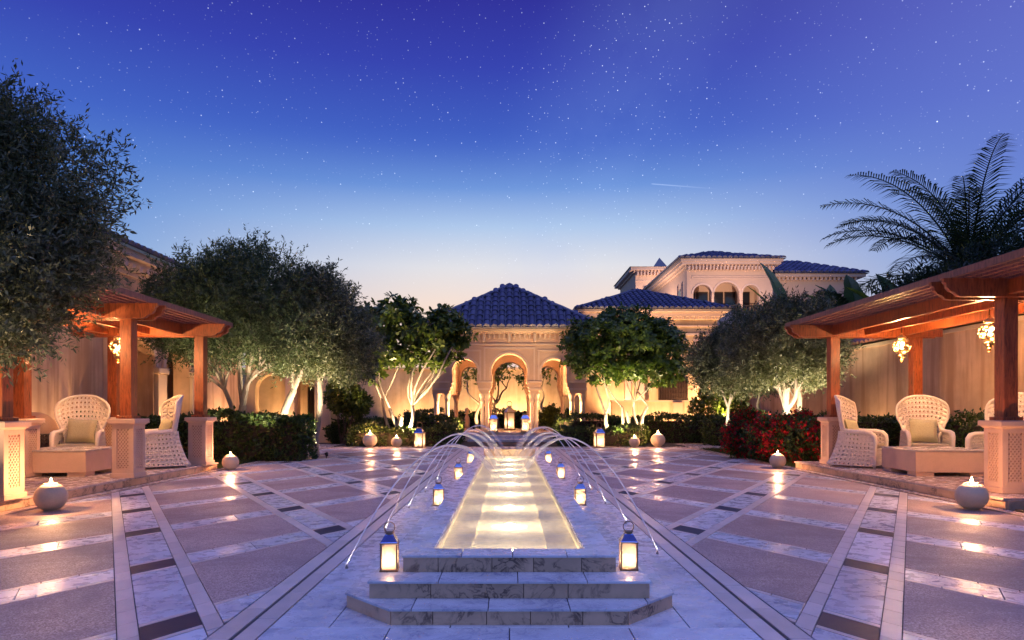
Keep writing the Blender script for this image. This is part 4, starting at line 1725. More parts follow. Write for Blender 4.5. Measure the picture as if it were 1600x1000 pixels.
# right wing
MB().bx(21.25, 28.6, 56.5, 68, -.05, 12.2).build('wing_wall', 'villa_wall', vl)
MB().bx(21.26, 29.2, 55.9, 68.6, 12.201, 12.45).build('wing_cornice', 'villa_trim', vl)
for i in range(21):
    x = 21.5 + i * .35
    MB().bx(x - .07, x + .07, 56.1, 56.499, 11.95, 12.2).build('bracket', 'villa_trim', vl)
A = [(21.0, 55.7, 12.452), (29.4, 55.7, 12.452), (29.4, 68.8, 12.452), (21.0, 68.8, 12.452)]
B = [(21.0, 61.5, 14.6), (26.0, 61.5, 14.3)]
MB().add(A + B, [(0, 1, 5, 4), (1, 2, 5), (2, 3, 4, 5), (3, 0, 4), (3, 2, 1, 0)]).build('wing_roof', 'blue_tile', vl)
jm = MB()
roof_face(A[0], A[1], B[0], B[1], .45, .75, joined=jm)
jm.build('roof_tiles', 'blue_tile', vl, kind='stuff')
# tall block at the back
tb = thing('tower_house', 'tall pink block with small square windows behind the villa', 'house', (18, 79, 0))
MB().bx(14.6, 24, 79, 90, -.05, 17.2).build('wall', 'villa_wall', tb)
for z0, z1, e in ((17.201, 17.4, .25), (17.401, 17.75, .65)):
    MB().bx(14.6 - e, 24 + e, 79 - e, 90 + e, z0, z1).build('cornice', 'villa_trim', tb)
for i in range(24):
    x = 14.8 + i * .38
    MB().bx(x - .09, x + .09, 78.5, 78.998, 16.85, 17.2).build('bracket', 'villa_trim', tb)
A = [(13.8, 78.2, 17.752), (24.8, 78.2, 17.752), (24.8, 90.8, 17.752), (13.8, 90.8, 17.752)]
MB().add(A + [(17.6, 84, 18.7), (22, 84, 18.7)], [(0, 1, 5, 4), (1, 2, 5), (2, 3, 4, 5), (3, 0, 4), (3, 2, 1, 0)]).build('roof', 'blue_tile', tb)
MB().add([(16.9, 80.5, 17.9), (18.9, 80.5, 17.9), (18.9, 82.5, 17.9), (16.9, 82.5, 17.9), (17.9, 81.5, 19.5)], [(0, 1, 4), (1, 2, 4), (2, 3, 4), (3, 0, 4)]).build('roof_lantern', 'blue_tile', tb)
for x in (15.8, 17.6, 19.4):
    f = MB().bx(x - .32, x + .32, 78.93, 78.998, 14.8, 15.7).build('window', 'villa_trim', tb)
    MB().bx(x - .26, x + .26, 78.90, 78.929, 14.87, 15.63).build('pane', 'dark_glass', f)
MB().bx(14.55, 24, 78.95, 78.997, 16.2, 16.3).build('string_course', 'villa_trim', tb)

# villa glow: lamps added to brighten the facades
for lab, loc, tg, pw in (('added lamp washing the villa loggia front', (17.5, 49.2, 8.35), (17.5, 55, 11.9), 420),
                         ('added lamp washing the villa side wall', (11.8, 60, 8.35), (14.3, 60, 11.5), 320),
                         ('added lamp washing the tall block behind the villa', (17.5, 75.6, 13.35), (17.5, 79, 15.8), 330)):
    uplight(lab, loc, tg, pw, 130, (1.0, .66, .46), 'added lamps around the villa')
light('POINT', 'loggia_fill', (17.5, 56.6, 12.0), 14, (1.0, .62, .35), None, .1)  # weak fill light inside the loggia, without a fixture

# ---- house along the left side
lh = thing('side_house', 'plastered house with arched niches and tiled eave behind the left pergola', 'house', (-10, 14, 0))
LX = -10.0
aops = [arch(15.9, .0001, 1.0, 0)] if False else []
poly = wall_poly(2.0, 25.3, -.05, 5.0, [arch(18.45, .72, 2.45, -.04), arch(20.55, .78, 2.45, -.04)])
MB().prism(poly, LX - .5, LX, 'x').build('wall', 'plaster_light_streaks', lh)
MB().bx(LX - 1.3, LX - 1.15, 16.5, 23, -.05, 3.8).build('niche_back', 'plaster_cream', lh)
MB().bx(LX - 8, LX - 1.35, 2.0, 25.3, -.05, 5.0).build('house_body', 'plaster_cream', lh)
for cy, hh in ((18.45, .72), (20.55, .78)):
    m = MB()
    for k in range(14):
        a0, a1 = PI - PI * k / 14, PI - PI * (k + 1) / 14
        q = [(cy + (hh + .005) * math.cos(a0), 2.45 + (hh + .005) * math.sin(a0)), (cy + (hh + .16) * math.cos(a0), 2.45 + (hh + .16) * math.sin(a0)), (cy + (hh + .16) * math.cos(a1), 2.45 + (hh + .16) * math.sin(a1)), (cy + (hh + .005) * math.cos(a1), 2.45 + (hh + .005) * math.sin(a1))]
        m.prism(q, LX + .003, LX + .07, 'x')
    m.build('archivolt', 'pavilion_trim', lh)
for cy, hw in ((19.47, .24), (17.55, .18), (21.5, .18)):
    MB().bx(LX + .003, LX + .12, cy - hw, cy + hw, 0, 2.25).build('pilaster', 'pavilion_trim', lh, bev=.02)
    MB().bx(LX + .002, LX + .17, cy - hw - .06, cy + hw + .06, 2.251, 2.42).build('capital', 'pavilion_trim', lh, bev=.02)
for y in (13.1, 17.0):
    MB().bx(LX + .002, LX + .16, y - .22, y + .22, 0, 4.6).build('pilaster', 'plaster_light_streaks', lh, bev=.02)
for z0, z1, e in ((4.75, 4.85, .06), (5.001, 5.12, .22), (5.121, 5.30, .42)):
    MB().bx(LX - .4, LX + e, 1.6, 25.6, z0, z1).build('cornice', 'villa_trim', lh)
for i in range(60):
    y = 4 + i * .35
    MB().bx(LX + .003, LX + .30, y - .07, y + .07, 4.855, 4.999).build('bracket', 'villa_trim', lh)
A = [(LX + .6, 1.4, 5.302), (LX + .6, 25.8, 5.302), (LX - 5, 25.8, 7.4), (LX - 5, 1.4, 7.4)]
MB().add(A, [(0, 1, 2, 3)]).build('roof', 'blue_tile', lh)
jm = MB()
roof_face(A[0], A[1], A[3], A[2], .28, .45, joined=jm)
jm.build('roof_tiles', 'blue_tile', lh, kind='stuff')
uplight('garden lamp lighting the arched niches behind the left pergola', (-9.2, 19.5, .10), (-10.4, 19.5, 2.3), 60, 125)
uplight('garden lamp lighting the plain wall beside the arched niches', (-9.1, 23.6, .10), (-10.2, 23.6, 2.2), 60, 120)
uplight('garden lamp grazing the wall behind the left pergola', (-9.7, 15.3, .10), (-10.0, 15.3, 2.4), 60, 120)
uplight('garden lamp grazing the wall behind the left armchair', (-9.7, 13.9, .10), (-10.0, 13.9, 2.4), 50, 120)

# ---- entrance front at the far left
eh = thing('entrance_front', 'cream entrance front with lit pillars behind the left olive trees', 'house', (-8, 26, 0))
poly = wall_poly(-10.05, -6.5, -.05, 4.3, [arch(-9.1, .58, 2.0, 0), arch(-7.72, .36, 2.2, 0)])
MB().prism(poly, 26.0, 26.4, 'y').build('wall', 'plaster_cream', eh)
MB().bx(-10.05, -6.5, 27.3, 27.5, -.05, 4.3).build('porch_back', 'plaster_cream', eh)
MB().bx(-6.9, -6.5, 26.41, 27.29, -.05, 4.3).build('porch_side', 'plaster_cream', eh)
d = MB().bx(-8.05, -7.45, 27.22, 27.298, .1, 2.15).build('door', 'dark_wood', eh)
for i in range(5):
    MB().bx(-8.0 + i * .11, -7.97 + i * .11, 27.18, 27.219, .15, 2.1).build('door_bar', 'dark_metal', d)
for a, b in ((-8.45, -8.1), (-7.34, -6.78)):
    MB().bx(a, b, 25.7, 25.999, 0, 3.3).build('pillar', 'pavilion_trim', eh, bev=.02)
    MB().bx(a - .05, b + .05, 25.65, 25.998, 3.301, 3.5).build('pillar_cap', 'pavilion_trim', eh, bev=.02)
    MB().bx(a - .04, b + .04, 25.66, 25.998, 0, .12).build('pillar_base', 'pavilion_trim', eh, bev=.01)
for z0, z1, e in ((4.301, 4.42, .15), (4.421, 4.55, .35)):
    MB().bx(-10.05 - e, -6.5 + e, 26 - e, 27.6, z0, z1).build('cornice', 'villa_trim', eh)
A = [(-10.6, 25.5, 4.552), (-6.0, 25.5, 4.552), (-6.0, 30, 5.6), (-10.6, 30, 5.6)]
MB().add(A, [(0, 1, 2, 3)]).build('roof', 'blue_tile', eh)
jm = MB()
roof_face(A[0], A[1], A[3], A[2], .28, .45, joined=jm)
jm.build('roof_tiles', 'blue_tile', eh, kind='stuff')
sc_ = thing('wall_lantern', 'bright wall lantern on the entrance pillar', 'lamp', (-6.72, 25.85, 2.15), 0)
MB().lathe([(.03, -.16), (.09, -.12), (.10, .10), (.12, .11), (.03, .2), (0, .22)], 6).build('glass', 'lantern_glass', sc_, local=True)
MB().lathe([(0, -.06), (.035, 0), (0, .06)], 8).build('bulb', 'bulb', sc_, True, True)
MB().tube([(0, 0, .19), (-.02, .05, .26), (-.04, .14, .22)], .012, 6).build('arm', 'dark_metal', sc_, True, True)
light('POINT', 'wall_lantern_light', (0.02, -.02, 0), 55, UPC, sc_, .05)
uplight('lamp lighting the pale pillar nearest the entrance door', (-8.28, 25.3, .08), (-8.28, 25.85, 2.0), 45, 110)
uplight('lamp inside the entrance porch', (-9.0, 26.8, .10), (-9.0, 27.3, 2.0), 40, 130)
lw = thing('low_wall', 'low cream wall between the entrance and the broad leaved tree', 'wall', (-6.2, 26.6, 0))
MB().bx(-6.75, -5.9, 26.5, 26.9, -.05, 1.35).build('wall_body', 'plaster_cream', lw)
MB().bx(-6.8, -5.85, 26.45, 26.95, 1.351, 1.43).build('coping', 'pavilion_trim', lw)

# ---- right boundary wall with tile cap
rw = thing('boundary_wall', 'plaster wall with painted light streaks and tile capping behind the right pergola', 'wall', (9.4, 13, 0))
MB().bx(9.35, 9.75, 2.0, 29.2, -.05, 2.85).build('wall_body', 'plaster_light_streaks', rw)
MB().bx(9.30, 9.80, 2.0, 29.2, 2.85, 2.93).build('coping', 'pavilion_trim', rw)
MB().add([(9.18, 2, 2.94), (9.18, 29.2, 2.94), (9.55, 29.2, 3.13), (9.55, 2, 3.13), (9.92, 2, 2.94), (9.92, 29.2, 2.94)], [(0, 1, 2, 3), (3, 2, 5, 4)]).build('cap_bed', 'dark_wood', rw)
tl = None
for i in range(86):
    m = MB()
    y = 3.0 + i * .213
    if tl is None:
        barrel(m, Vector((0, 0, 0)), Vector((0, 1, 0)), Vector((.37, 0, .19)).normalized(), Vector((-.19, 0, .37)).normalized(), .20, .43, .085)
        tl = m.mesh('cap_tile', 'dark_metal', 60)
        tl.materials.clear()
        tl.materials.append(MATS['batten_wood'])
    o = link_mesh('cap_tile', tl, rw)
    o.location = Vector((9.17, y, 2.945)) - wloc(rw)
uplight('garden lamp grazing the boundary wall behind the nearest right armchair', (9.17, 10.2, .12), (9.36, 10.2, 2.2), 42, 120)
uplight('garden lamp grazing the boundary wall behind the middle right armchair', (9.17, 12.6, .12), (9.36, 12.6, 2.2), 42, 120)
uplight('garden lamp grazing the boundary wall beyond the right terrace', (9.17, 17.2, .12), (9.36, 17.2, 2.2), 36, 120)
uplight('garden lamp grazing the boundary wall at the right picture edge', (9.17, 8.4, .12), (9.36, 8.4, 2.2), 36, 120)

# ------------------------------------------------------------------ vegetation
def leaves_along(rng, P, D, L, n, ll, lw, spread=.9, jit=.02):
    """n leaves along each of the sprigs P + D*L; returns quads (S*n,4,3)"""
    S = len(P)
    t = rng.random((S, n, 1))
    base_ = P[:, None, :] + D[:, None, :] * (L[:, None, None] * t) + rng.normal(0, jit, (S, n, 3))
    rp = rng.normal(0, 1, (S, n, 3))
    ld = D[:, None, :] * .55 + rp * spread * .6
    ld /= np.linalg.norm(ld, axis=2, keepdims=True) + 1e-9
    sd = np.cross(ld, rng.normal(0, 1, (S, n, 3)))
    sd /= np.linalg.norm(sd, axis=2, keepdims=True) + 1e-9
    k = rng.uniform(.7, 1.25, (S, n, 1))
    tip = base_ + ld * ll * k
    mid = base_ + ld * ll * k * .45
    a = mid + sd * lw * .5 * k
    b = mid - sd * lw * .5 * k
    Q = np.stack([base_, a, tip, b], axis=2)
    return Q.reshape(-1, 4, 3)


def lobe_points(rng, lobes, n, shell=.45, rough=.18):
    """points through a crown made of lobes, denser towards its skin"""
    wts = np.array([l[3] * l[4] * l[5] for l in lobes]) ** .75
    wts = wts / wts.sum()
    idx = rng.choice(len(lobes), n, p=wts)
    d = rng.normal(0, 1, (n, 3))
    d /= np.linalg.norm(d, axis=1, keepdims=True)
    r = shell + (1 - shell) * rng.random((n, 1)) ** .55
    C = np.array([l[:3] for l in lobes])[idx]
    Rr = np.array([l[3:6] for l in lobes])[idx]
    wob = 1 + rough * (np.sin(d[:, :1] * 7 + idx[:, None] * 2.1) * np.cos(d[:, 2:] * 6 + idx[:, None]) + .6 * np.sin(d[:, 1:2] * 13 + idx[:, None]))
    P = C + d * Rr * r * wob
    return P, d


def limb_pts(rnd, p0, p1, n=7, bend=.12, sag=0.0):
    p0, p1 = Vector(p0), Vector(p1)
    L = (p1 - p0).length
    o1 = Vector((rnd.uniform(-1, 1), rnd.uniform(-1, 1), rnd.uniform(-.4, .8))) * bend * L
    o2 = Vector((rnd.uniform(-1, 1), rnd.uniform(-1, 1), rnd.uniform(-.4, .8))) * bend * L
    out = []
    for k in range(n):
        t = k / (n - 1)
        out.append(p0.lerp(p1, t) + o1 * (math.sin(t * PI)) + o2 * math.sin(2 * t * PI) * .4)
    return out


def tree(name, label, cat, base_, stems, lobes, leaf, n_sprig, n_leaf, ll, lw, sprig=.35, fork=.9, tr_r=.11, bark_='olive_bark',
         group=None, seed=1, sec=5, shell=.45, rough=.18, upward=.35, spread=.9, jit=.02, droop=0.0):
    rnd = random.Random(seed)
    rng = np.random.default_rng(seed)
    t = thing(name, label, cat, base_, 0, group)
    B = Vector(base_)
    tm = MB()
    tips = []
    forks = []
    for (ox, oy, fx, fy, fz, r) in stems:
        p0 = B + Vector((ox, oy, -.05))
        p1 = B + Vector((fx, fy, fz))
        pts = limb_pts(rnd, p0, p1, 8, .07)
        tm.tube(pts, [r * (1.35 if i == 0 else 1.08 - .35 * i / 7) * rnd.uniform(.93, 1.07) for i in range(8)], 9)
        forks.append((pts[-1], r * .72))
    tm.build('trunk', bark_, t, True)
    lm = MB()
    for i, lb in enumerate(lobes):
        c = Vector(lb[:3])
        f, fr_ = min(forks, key=lambda q: (Vector((q[0].x, q[0].y, 0)) - Vector((c.x, c.y, 0))).length + rnd.uniform(0, .3))
        pts = limb_pts(rnd, f, c, 8, .10)
        lm.tube(pts, [fr_ * (.80 - .60 * q / 7) for q in range(8)], 7)
        for k in range(sec):
            st_ = pts[rnd.randint(2, 7)]
            d = Vector((rnd.gauss(0, 1), rnd.gauss(0, 1), rnd.gauss(0, 1))).normalized()
            e_ = c + Vector((d.x * lb[3], d.y * lb[4], d.z * lb[5])) * .85
            q = limb_pts(rnd, st_, e_, 6, .12)
            lm.tube(q, [fr_ * (.30 - .23 * z / 5) for z in range(6)], 5)
    lm.build('branches', bark_, t, True)
    tufts = []
    for k in range(5 * len(lobes)):
        lb = rnd.choice(lobes)
        dd = Vector((rnd.gauss(0, 1), rnd.gauss(0, 1), rnd.gauss(.25, 1))).normalized()
        rr_ = rnd.uniform(.16, .34) * (lb[3] + lb[5]) * .5
        kk = rnd.uniform(.9, 1.12)
        tufts.append((lb[0] + dd.x * lb[3] * kk, lb[1] + dd.y * lb[4] * kk, lb[2] + dd.z * lb[5] * kk, rr_, rr_, rr_ * rnd.uniform(.7, 1.3)))
    P, d = lobe_points(rng, lobes + tufts, n_sprig, shell, rough)
    D = d + np.array([0, 0, upward]) + rng.normal(0, .45, d.shape) + np.array([0, 0, -droop]) * (d[:, 2:3] < 0)
    D /= np.linalg.norm(D, axis=1, keepdims=True)
    L = rng.uniform(.6, 1.3, len(P)) * sprig
    Q = leaves_along(rng, P, D, L, n_leaf, ll, lw, spread, jit)
    quads_object('crown', Q, leaf, t, B)
    return t


# big near olive, its trunk out of frame
tree('olive_tree', 'large silver green olive tree reaching over the near left pergola', 'tree', (-7.0, 7.0, .03),
     [(0, 0, .15, .05, 1.35, .17)],
     [(-6.2, 7.1, 3.1, 1.15, 1.0, .95), (-5.35, 7.0, 2.75, .92, .9, .80), (-5.25, 7.2, 3.45, .86, .9, .72), (-6.0, 7.0, 4.05, 1.02, .9, .72), (-6.9, 7.2, 4.3, 1.0, 1.0, .62),
      (-6.0, 7.0, 2.32, 1.0, .8, .55), (-5.2, 6.9, 2.30, .72, .7, .48), (-7.2, 7.1, 3.2, 1.2, 1.1, 1.2), (-4.85, 7.1, 2.95, .58, .6, .5), (-6.6, 6.9, 2.4, .9, .8, .6)],
     'olive_leaf', 16000, 15, .068, .019, .30, tr_r=.17, seed=11, sec=8, shell=.30, group='olive trees', rough=.20)
uplight('garden lamp lighting the large near olive from below', (-6.3, 5.7, .10), (-5.8, 7.0, 2.6), 100, 110, (1.0, .70, .42))

# left olives behind the hedge
tree('olive_tree', 'dark green olive with forked pale trunk behind the left hedge', 'tree', (-6.85, 17.4, 0),
     [(0, 0, .05, .02, 1.35, .13), (.1, .05, -.45, .1, 1.75, .07)],
     [(-7.2, 17.4, 3.9, 1.25, 1.2, 1.05), (-8.1, 17.5, 3.55, 1.05, 1.1, .95), (-6.3, 17.4, 4.1, 1.15, 1.1, 1.0), (-7.9, 17.3, 4.25, .95, 1.0, .75), (-5.9, 17.3, 3.1, 1.1, 1.0, .75),
      (-7.1, 17.3, 2.95, 1.3, 1.0, .65), (-8.75, 17.6, 3.6, .65, .8, .85), (-6.9, 17.4, 4.75, .85, .8, .5)],
     'olive_leaf_green', 8600, 12, .10, .027, .38, seed=21, sec=6, shell=.35, group='olive trees', rough=.26)
tree('olive_tree', 'silver leaved olive with leaning pale trunk behind the left hedge', 'tree', (-6.0, 18.0, 0),
     [(0, 0, .30, .05, 1.75, .12), (.75, .5, .85, .5, 2.0, .09)],
     [(-5.2, 18.0, 3.55, 1.15, 1.1, .95), (-4.5, 18.1, 3.15, .85, .95, .85), (-5.5, 18.0, 2.75, 1.15, 1.0, .55), (-5.2, 18.1, 4.25, .85, .85, .6), (-4.35, 18.1, 2.6, .62, .7, .55)],
     'olive_leaf', 8500, 12, .095, .028, .34, seed=31, sec=6, shell=.35, group='olive trees', rough=.26)
uplight('garden lamp at the foot of the dark green olive', (-6.75, 16.75, .45), (-6.85, 17.5, 2.4), 100, 90, (1.0, .80, .42))
uplight('garden lamp at the foot of the leaning silver olive', (-5.75, 17.25, .45), (-5.7, 18.1, 2.6), 90, 90, (1.0, .82, .55))
uplight('garden lamp at the second stem of the silver olive', (-5.0, 17.6, .35), (-5.2, 18.4, 3.0), 60, 80, (1.0, .80, .50))


uplight('added fill lamp in the grass aimed at the left olive crowns', (-4.65, 17.35, .10), (-5.8, 17.8, 3.3), 120, 90, (1.0, .78, .50))  # these two lamps are added to brighten the olive crowns
uplight('added fill lamp in the grass aimed at the right olive crowns', (7.75, 16.35, .60), (7.2, 17.6, 3.2), 120, 110, (1.0, .78, .50))

uplight('narrow added fill lamp in the grass before the left hedge', (-7.2, 14.85, .10), (-7.3, 17.4, 3.6), 190, 46, (1.0, .76, .46))  # four narrow lamps added to light the leaves facing the camera
uplight('narrow added fill lamp in the grass before the right end of the left hedge', (-6.05, 14.85, .10), (-5.5, 17.8, 3.4), 190, 46, (1.0, .78, .50))
uplight('narrow added fill lamp before the far left hedge aimed into the broad leaved crown', (-3.2, 22.62, .06), (-3.5, 23.9, 3.7), 260, 52, (1.0, .76, .42))
uplight('narrow added fill lamp before the far right hedge aimed into the round crown', (3.6, 22.62, .06), (3.9, 24.0, 3.4), 230, 54, (1.0, .76, .42))

# broad leaved trees left and right of the pavilion, with leaf rosettes
def rosette_tree(name, label, base_, forks, lobes, leaf, n_ros, n_leaf, ll, lw, seed, bark_='smooth_bark', shell=.5, rough=.2, lev=3):
    rnd = random.Random(seed)
    rng = np.random.default_rng(seed)
    t = thing(name, label, 'tree', base_, 0)
    B = Vector(base_)
    tm = MB()
    lm = MB()
    ends = []
    for (ox, oy, fx, fy, fz, r) in forks:
        pts = limb_pts(rnd, B + Vector((ox, oy, -.05)), B + Vector((fx, fy, fz)), 8, .10)
        tm.tube(pts, [r * (1.25 - .45 * i / 7) for i in range(8)], 8)
        ends.append((pts[-1], r * .75))
    tm.build('trunk', bark_, t, True)

    def grow(p, target, r, depth):
        pts = limb_pts(rnd, p, target, 6, .13)
        lm.tube(pts, [r * (1 - .45 * i / 5) for i in range(6)], 6)
        if depth:
            for _ in range(2):
                lb = rnd.choice(lobes)
                d = Vector((rnd.gauss(0, 1), rnd.gauss(0, 1), rnd.gauss(.2, .8))).normalized()
                tgt = target + (Vector((lb[0] + d.x * lb[3] * .8, lb[1] + d.y * lb[4] * .8, lb[2] + d.z * lb[5] * .8)) - target) * .55
                if (tgt - target).length > .25:
                    grow(target, tgt, r * .52, depth - 1)
    for lb in lobes:
        f, r = rnd.choice(ends)
        f, r = min(ends, key=lambda q: (q[0] - Vector(lb[:3])).length + rnd.uniform(0, .6))
        c = Vector(lb[:3])
        c.z -= lb[5] * .35
        grow(f, c, r * .72, lev - 1)
    lm.build('branches', bark_, t, True)
    P, d = lobe_points(rng, lobes, n_ros, shell, rough)
    D = d + np.array([0, 0, .5]) + rng.normal(0, .3, d.shape)
    D /= np.linalg.norm(D, axis=1, keepdims=True)
    # leaf blades of two folded halves, radiating from each shoot tip
    Sx = len(P)
    rp = rng.normal(0, 1, (Sx, n_leaf, 3))
    rp -= (rp * D[:, None, :]).sum(2, keepdims=True) * D[:, None, :]
    rp /= np.linalg.norm(rp, axis=2, keepdims=True) + 1e-9
    ld = rp * .9 + D[:, None, :] * rng.uniform(-.15, .8, (Sx, n_leaf, 1))
    ld /= np.linalg.norm(ld, axis=2, keepdims=True)
    sd = np.cross(ld, D[:, None, :] + rng.normal(0, .25, (Sx, n_leaf, 3)))
    sd /= np.linalg.norm(sd, axis=2, keepdims=True) + 1e-9
    k = rng.uniform(.65, 1.2, (Sx, n_leaf, 1))
    b0 = P[:, None, :] + rng.normal(0, .03, (Sx, n_leaf, 3))
    nrm2 = np.cross(sd, ld)
    q = np.stack([b0, b0 + ld * ll * k * .35 + sd * lw * .42 * k + nrm2 * lw * .12, b0 + ld * ll * k * .75 + sd * lw * .5 * k + nrm2 * lw * .10, b0 + ld * ll * k,
                  b0 + ld * ll * k * .75 - sd * lw * .5 * k + nrm2 * lw * .10, b0 + ld * ll * k * .35 - sd * lw * .42 * k + nrm2 * lw * .12], axis=2).reshape(-1, 6, 3)
    quads_object('crown', q, leaf, t, B, 6)
    return t


rosette_tree('broad_leaf_tree', 'broad leaved tree with many pale stems left of the pavilion', (-3.75, 23.9, .02),
             [(.05, 0, -.05, 0, .95, .12), (0, 0, -.45, .1, 1.25, .07), (.05, 0, .35, 0, 1.35, .07), (-.5, .3, -.75, .3, 1.5, .055)],
             [(-4.7, 23.9, 4.2, .72, .8, .72), (-3.9, 23.9, 4.5, .75, .8, .70), (-3.2, 23.9, 4.0, .72, .8, .62), (-4.4, 23.9, 3.3, .7, .8, .55), (-3.4, 23.8, 3.1, .55, .6, .42), (-2.35, 23.8, 3.75, .62, .6, .58), (-2.25, 23.8, 4.35, .55, .5, .50), (-1.75, 23.8, 3.9, .42, .45, .45),
              (-1.95, 23.8, 3.35, .42, .45, .42), (-2.55, 23.9, 2.95, .35, .4, .32), (-4.9, 23.9, 2.7, .5, .6, .45)],
             'broad_leaf', 760, 11, .26, .095, 41, shell=.45, rough=.22)
rosette_tree('round_tree', 'dense round crowned dark green tree right of the pavilion', (4.15, 24.1, .02),
             [(-.45, 0, -.75, 0, 1.05, .08), (-.30, .1, -.15, .1, 1.3, .065), (.05, 0, .0, 0, 1.15, .06), (.55, .1, .75, .1, 1.35, .07), (.5, 0, .25, 0, 1.5, .05)],
             [(3.35, 24.1, 3.7, 1.15, 1.2, .95), (4.6, 24.1, 3.75, 1.25, 1.2, .98), (4.1, 24.1, 4.15, 1.15, 1.1, .72), (5.65, 24.1, 3.15, .82, .9, .85), (2.55, 24.0, 3.15, .72, .8, .72), (2.55, 24.0, 3.85, .70, .7, .60), (3.3, 23.9, 2.6, .85, .8, .5),
              (5.1, 23.9, 2.6, .95, .9, .55), (4.2, 24.0, 2.75, .8, .8, .5), (5.3, 24.1, 3.8, .75, .8, .62)],
             'round_leaf', 2100, 10, .17, .075, 51, shell=.5, rough=.2)
uplight('garden lamp at the foot of the broad leaved tree', (-3.65, 23.62, .25), (-3.72, 23.95, 2.6), 230, 120, (1.0, .78, .46))
uplight('garden lamp at the foot of the round tree, left stems', (3.6, 23.65, .25), (3.7, 24.1, 2.4), 95, 115, (1.0, .78, .46))
uplight('garden lamp at the foot of the round tree, right stems', (4.9, 23.65, .25), (4.8, 24.1, 2.6), 85, 115, (1.0, .78, .46))

# slender pale trees seen through the pavilion arches
for i, (x, lab) in enumerate(((-1.75, 'slender bare white stemmed tree seen through the left pavilion arch'), (1.75, 'slender bare white stemmed tree seen through the right pavilion arch'), (-.55, 'thin dark branching tree seen through the middle pavilion arch'))):
    rnd = random.Random(70 + i)
    t = thing('slender_tree', lab, 'tree', (x, 35.2, .02))
    m = MB()
    B = Vector((x, 35.2, 0))
    f = B + Vector((rnd.uniform(-.3, .3), 0, 1.5))
    p = limb_pts(rnd, B, f, 8, .12)
    m.tube(p, [.11 - .005 * k for k in range(8)], 8)
    m.build('trunk', 'smooth_bark' if i < 2 else 'palm_bark', t, True)
    m = MB()
    tips = []
    for k in range(4):
        e1 = f + Vector((rnd.uniform(-.7, .7), rnd.uniform(-.3, .3), rnd.uniform(.7, 1.3)))
        p = limb_pts(rnd, f, e1, 6, .2)
        m.tube(p, [.065 - .006 * q for q in range(6)], 6)
        for q in range(2):
            e2 = e1 + Vector((rnd.uniform(-.6, .6), rnd.uniform(-.3, .3), rnd.uniform(.5, 1.2)))
            p = limb_pts(rnd, e1, e2, 5, .2)
            m.tube(p, [.032 - .004 * z for z in range(5)], 5)
            tips.append(e2)
    m.build('branches', 'smooth_bark' if i < 2 else 'palm_bark', t, True)
    rng = np.random.default_rng(90 + i)
    P = np.array([tuple(q) for q in tips for _ in range(14)]) + rng.normal(0, .25, (len(tips) * 14, 3))
    D = rng.normal(0, 1, P.shape)
    D /= np.linalg.norm(D, axis=1, keepdims=True)
    quads_object('crown', leaves_along(rng, P, D, np.full(len(P), .3), 8, .2, .08), 'broad_leaf', t, B)
uplight('garden lamp at the slender tree behind the left arch', (-1.6, 34.4, .12), (-1.75, 35.3, 2.2), 130, 80)
uplight('garden lamp at the slender tree behind the right arch', (1.6, 34.4, .12), (1.75, 35.3, 2.2), 130, 80)
# pale stone statue by the left arch
st_ = thing('garden_statue', 'pale slender stone post statue beyond the left pavilion arch', 'statue', (-2.05, 32.9, .02))
MB().lathe([(.16, 0), (.16, .12), (.10, .16), (.12, .35), (.15, .6), (.12, .85), (.07, .95), (.05, 1.02), (.085, 1.08), (.10, 1.17), (.085, 1.27), (.04, 1.33), (0, 1.34)], 14).build('figure', 'pavilion_trim', st_, True, True)
MB().bx(-.2, .2, -.2, .2, -.05, .0).build('foot', 'pavilion_trim', st_, local=True)

# right olives
tree('olive_tree', 'large silver olive with white lit trunk behind the red flowers', 'tree', (7.15, 17.6, 0),
     [(0, 0, .0, .05, 1.25, .13), (.05, 0, .35, .1, 1.7, .08)],
     [(6.9, 17.6, 2.95, 1.1, 1.0, .85), (7.65, 17.7, 2.95, .85, .9, .85), (7.2, 17.6, 3.45, 1.0, .9, .5), (7.95, 17.8, 2.4, .6, .7, .55), (6.4, 17.5, 2.55, .75, .8, .6), (7.3, 17.4, 2.4, .8, .8, .5)],
     'olive_leaf', 6800, 12, .095, .028, .34, seed=61, sec=6, shell=.35, group='olive trees')
tree('olive_tree', 'small pale olive with thin trunks behind the large right olive', 'tree', (6.75, 20.4, 0),
     [(-.25, 0, -.2, .05, 1.3, .06), (.75, .1, .7, .1, 1.4, .06)],
     [(6.2, 20.4, 2.55, .75, .8, .75), (6.9, 20.4, 2.35, .8, .8, .55), (6.6, 20.4, 3.1, .65, .7, .55), (7.7, 20.5, 2.6, .7, .8, .7)],
     'olive_leaf', 4600, 12, .10, .028, .34, seed=63, sec=5, shell=.35, group='olive trees')
uplight('garden lamp at the foot of the large right olive', (7.0, 16.9, .40), (7.15, 17.7, 2.4), 90, 95, (1.0, .80, .55))
uplight('garden lamp at the foot of the small pale olive', (6.4, 19.7, .35), (6.6, 20.5, 2.4), 90, 90, (1.0, .80, .55))


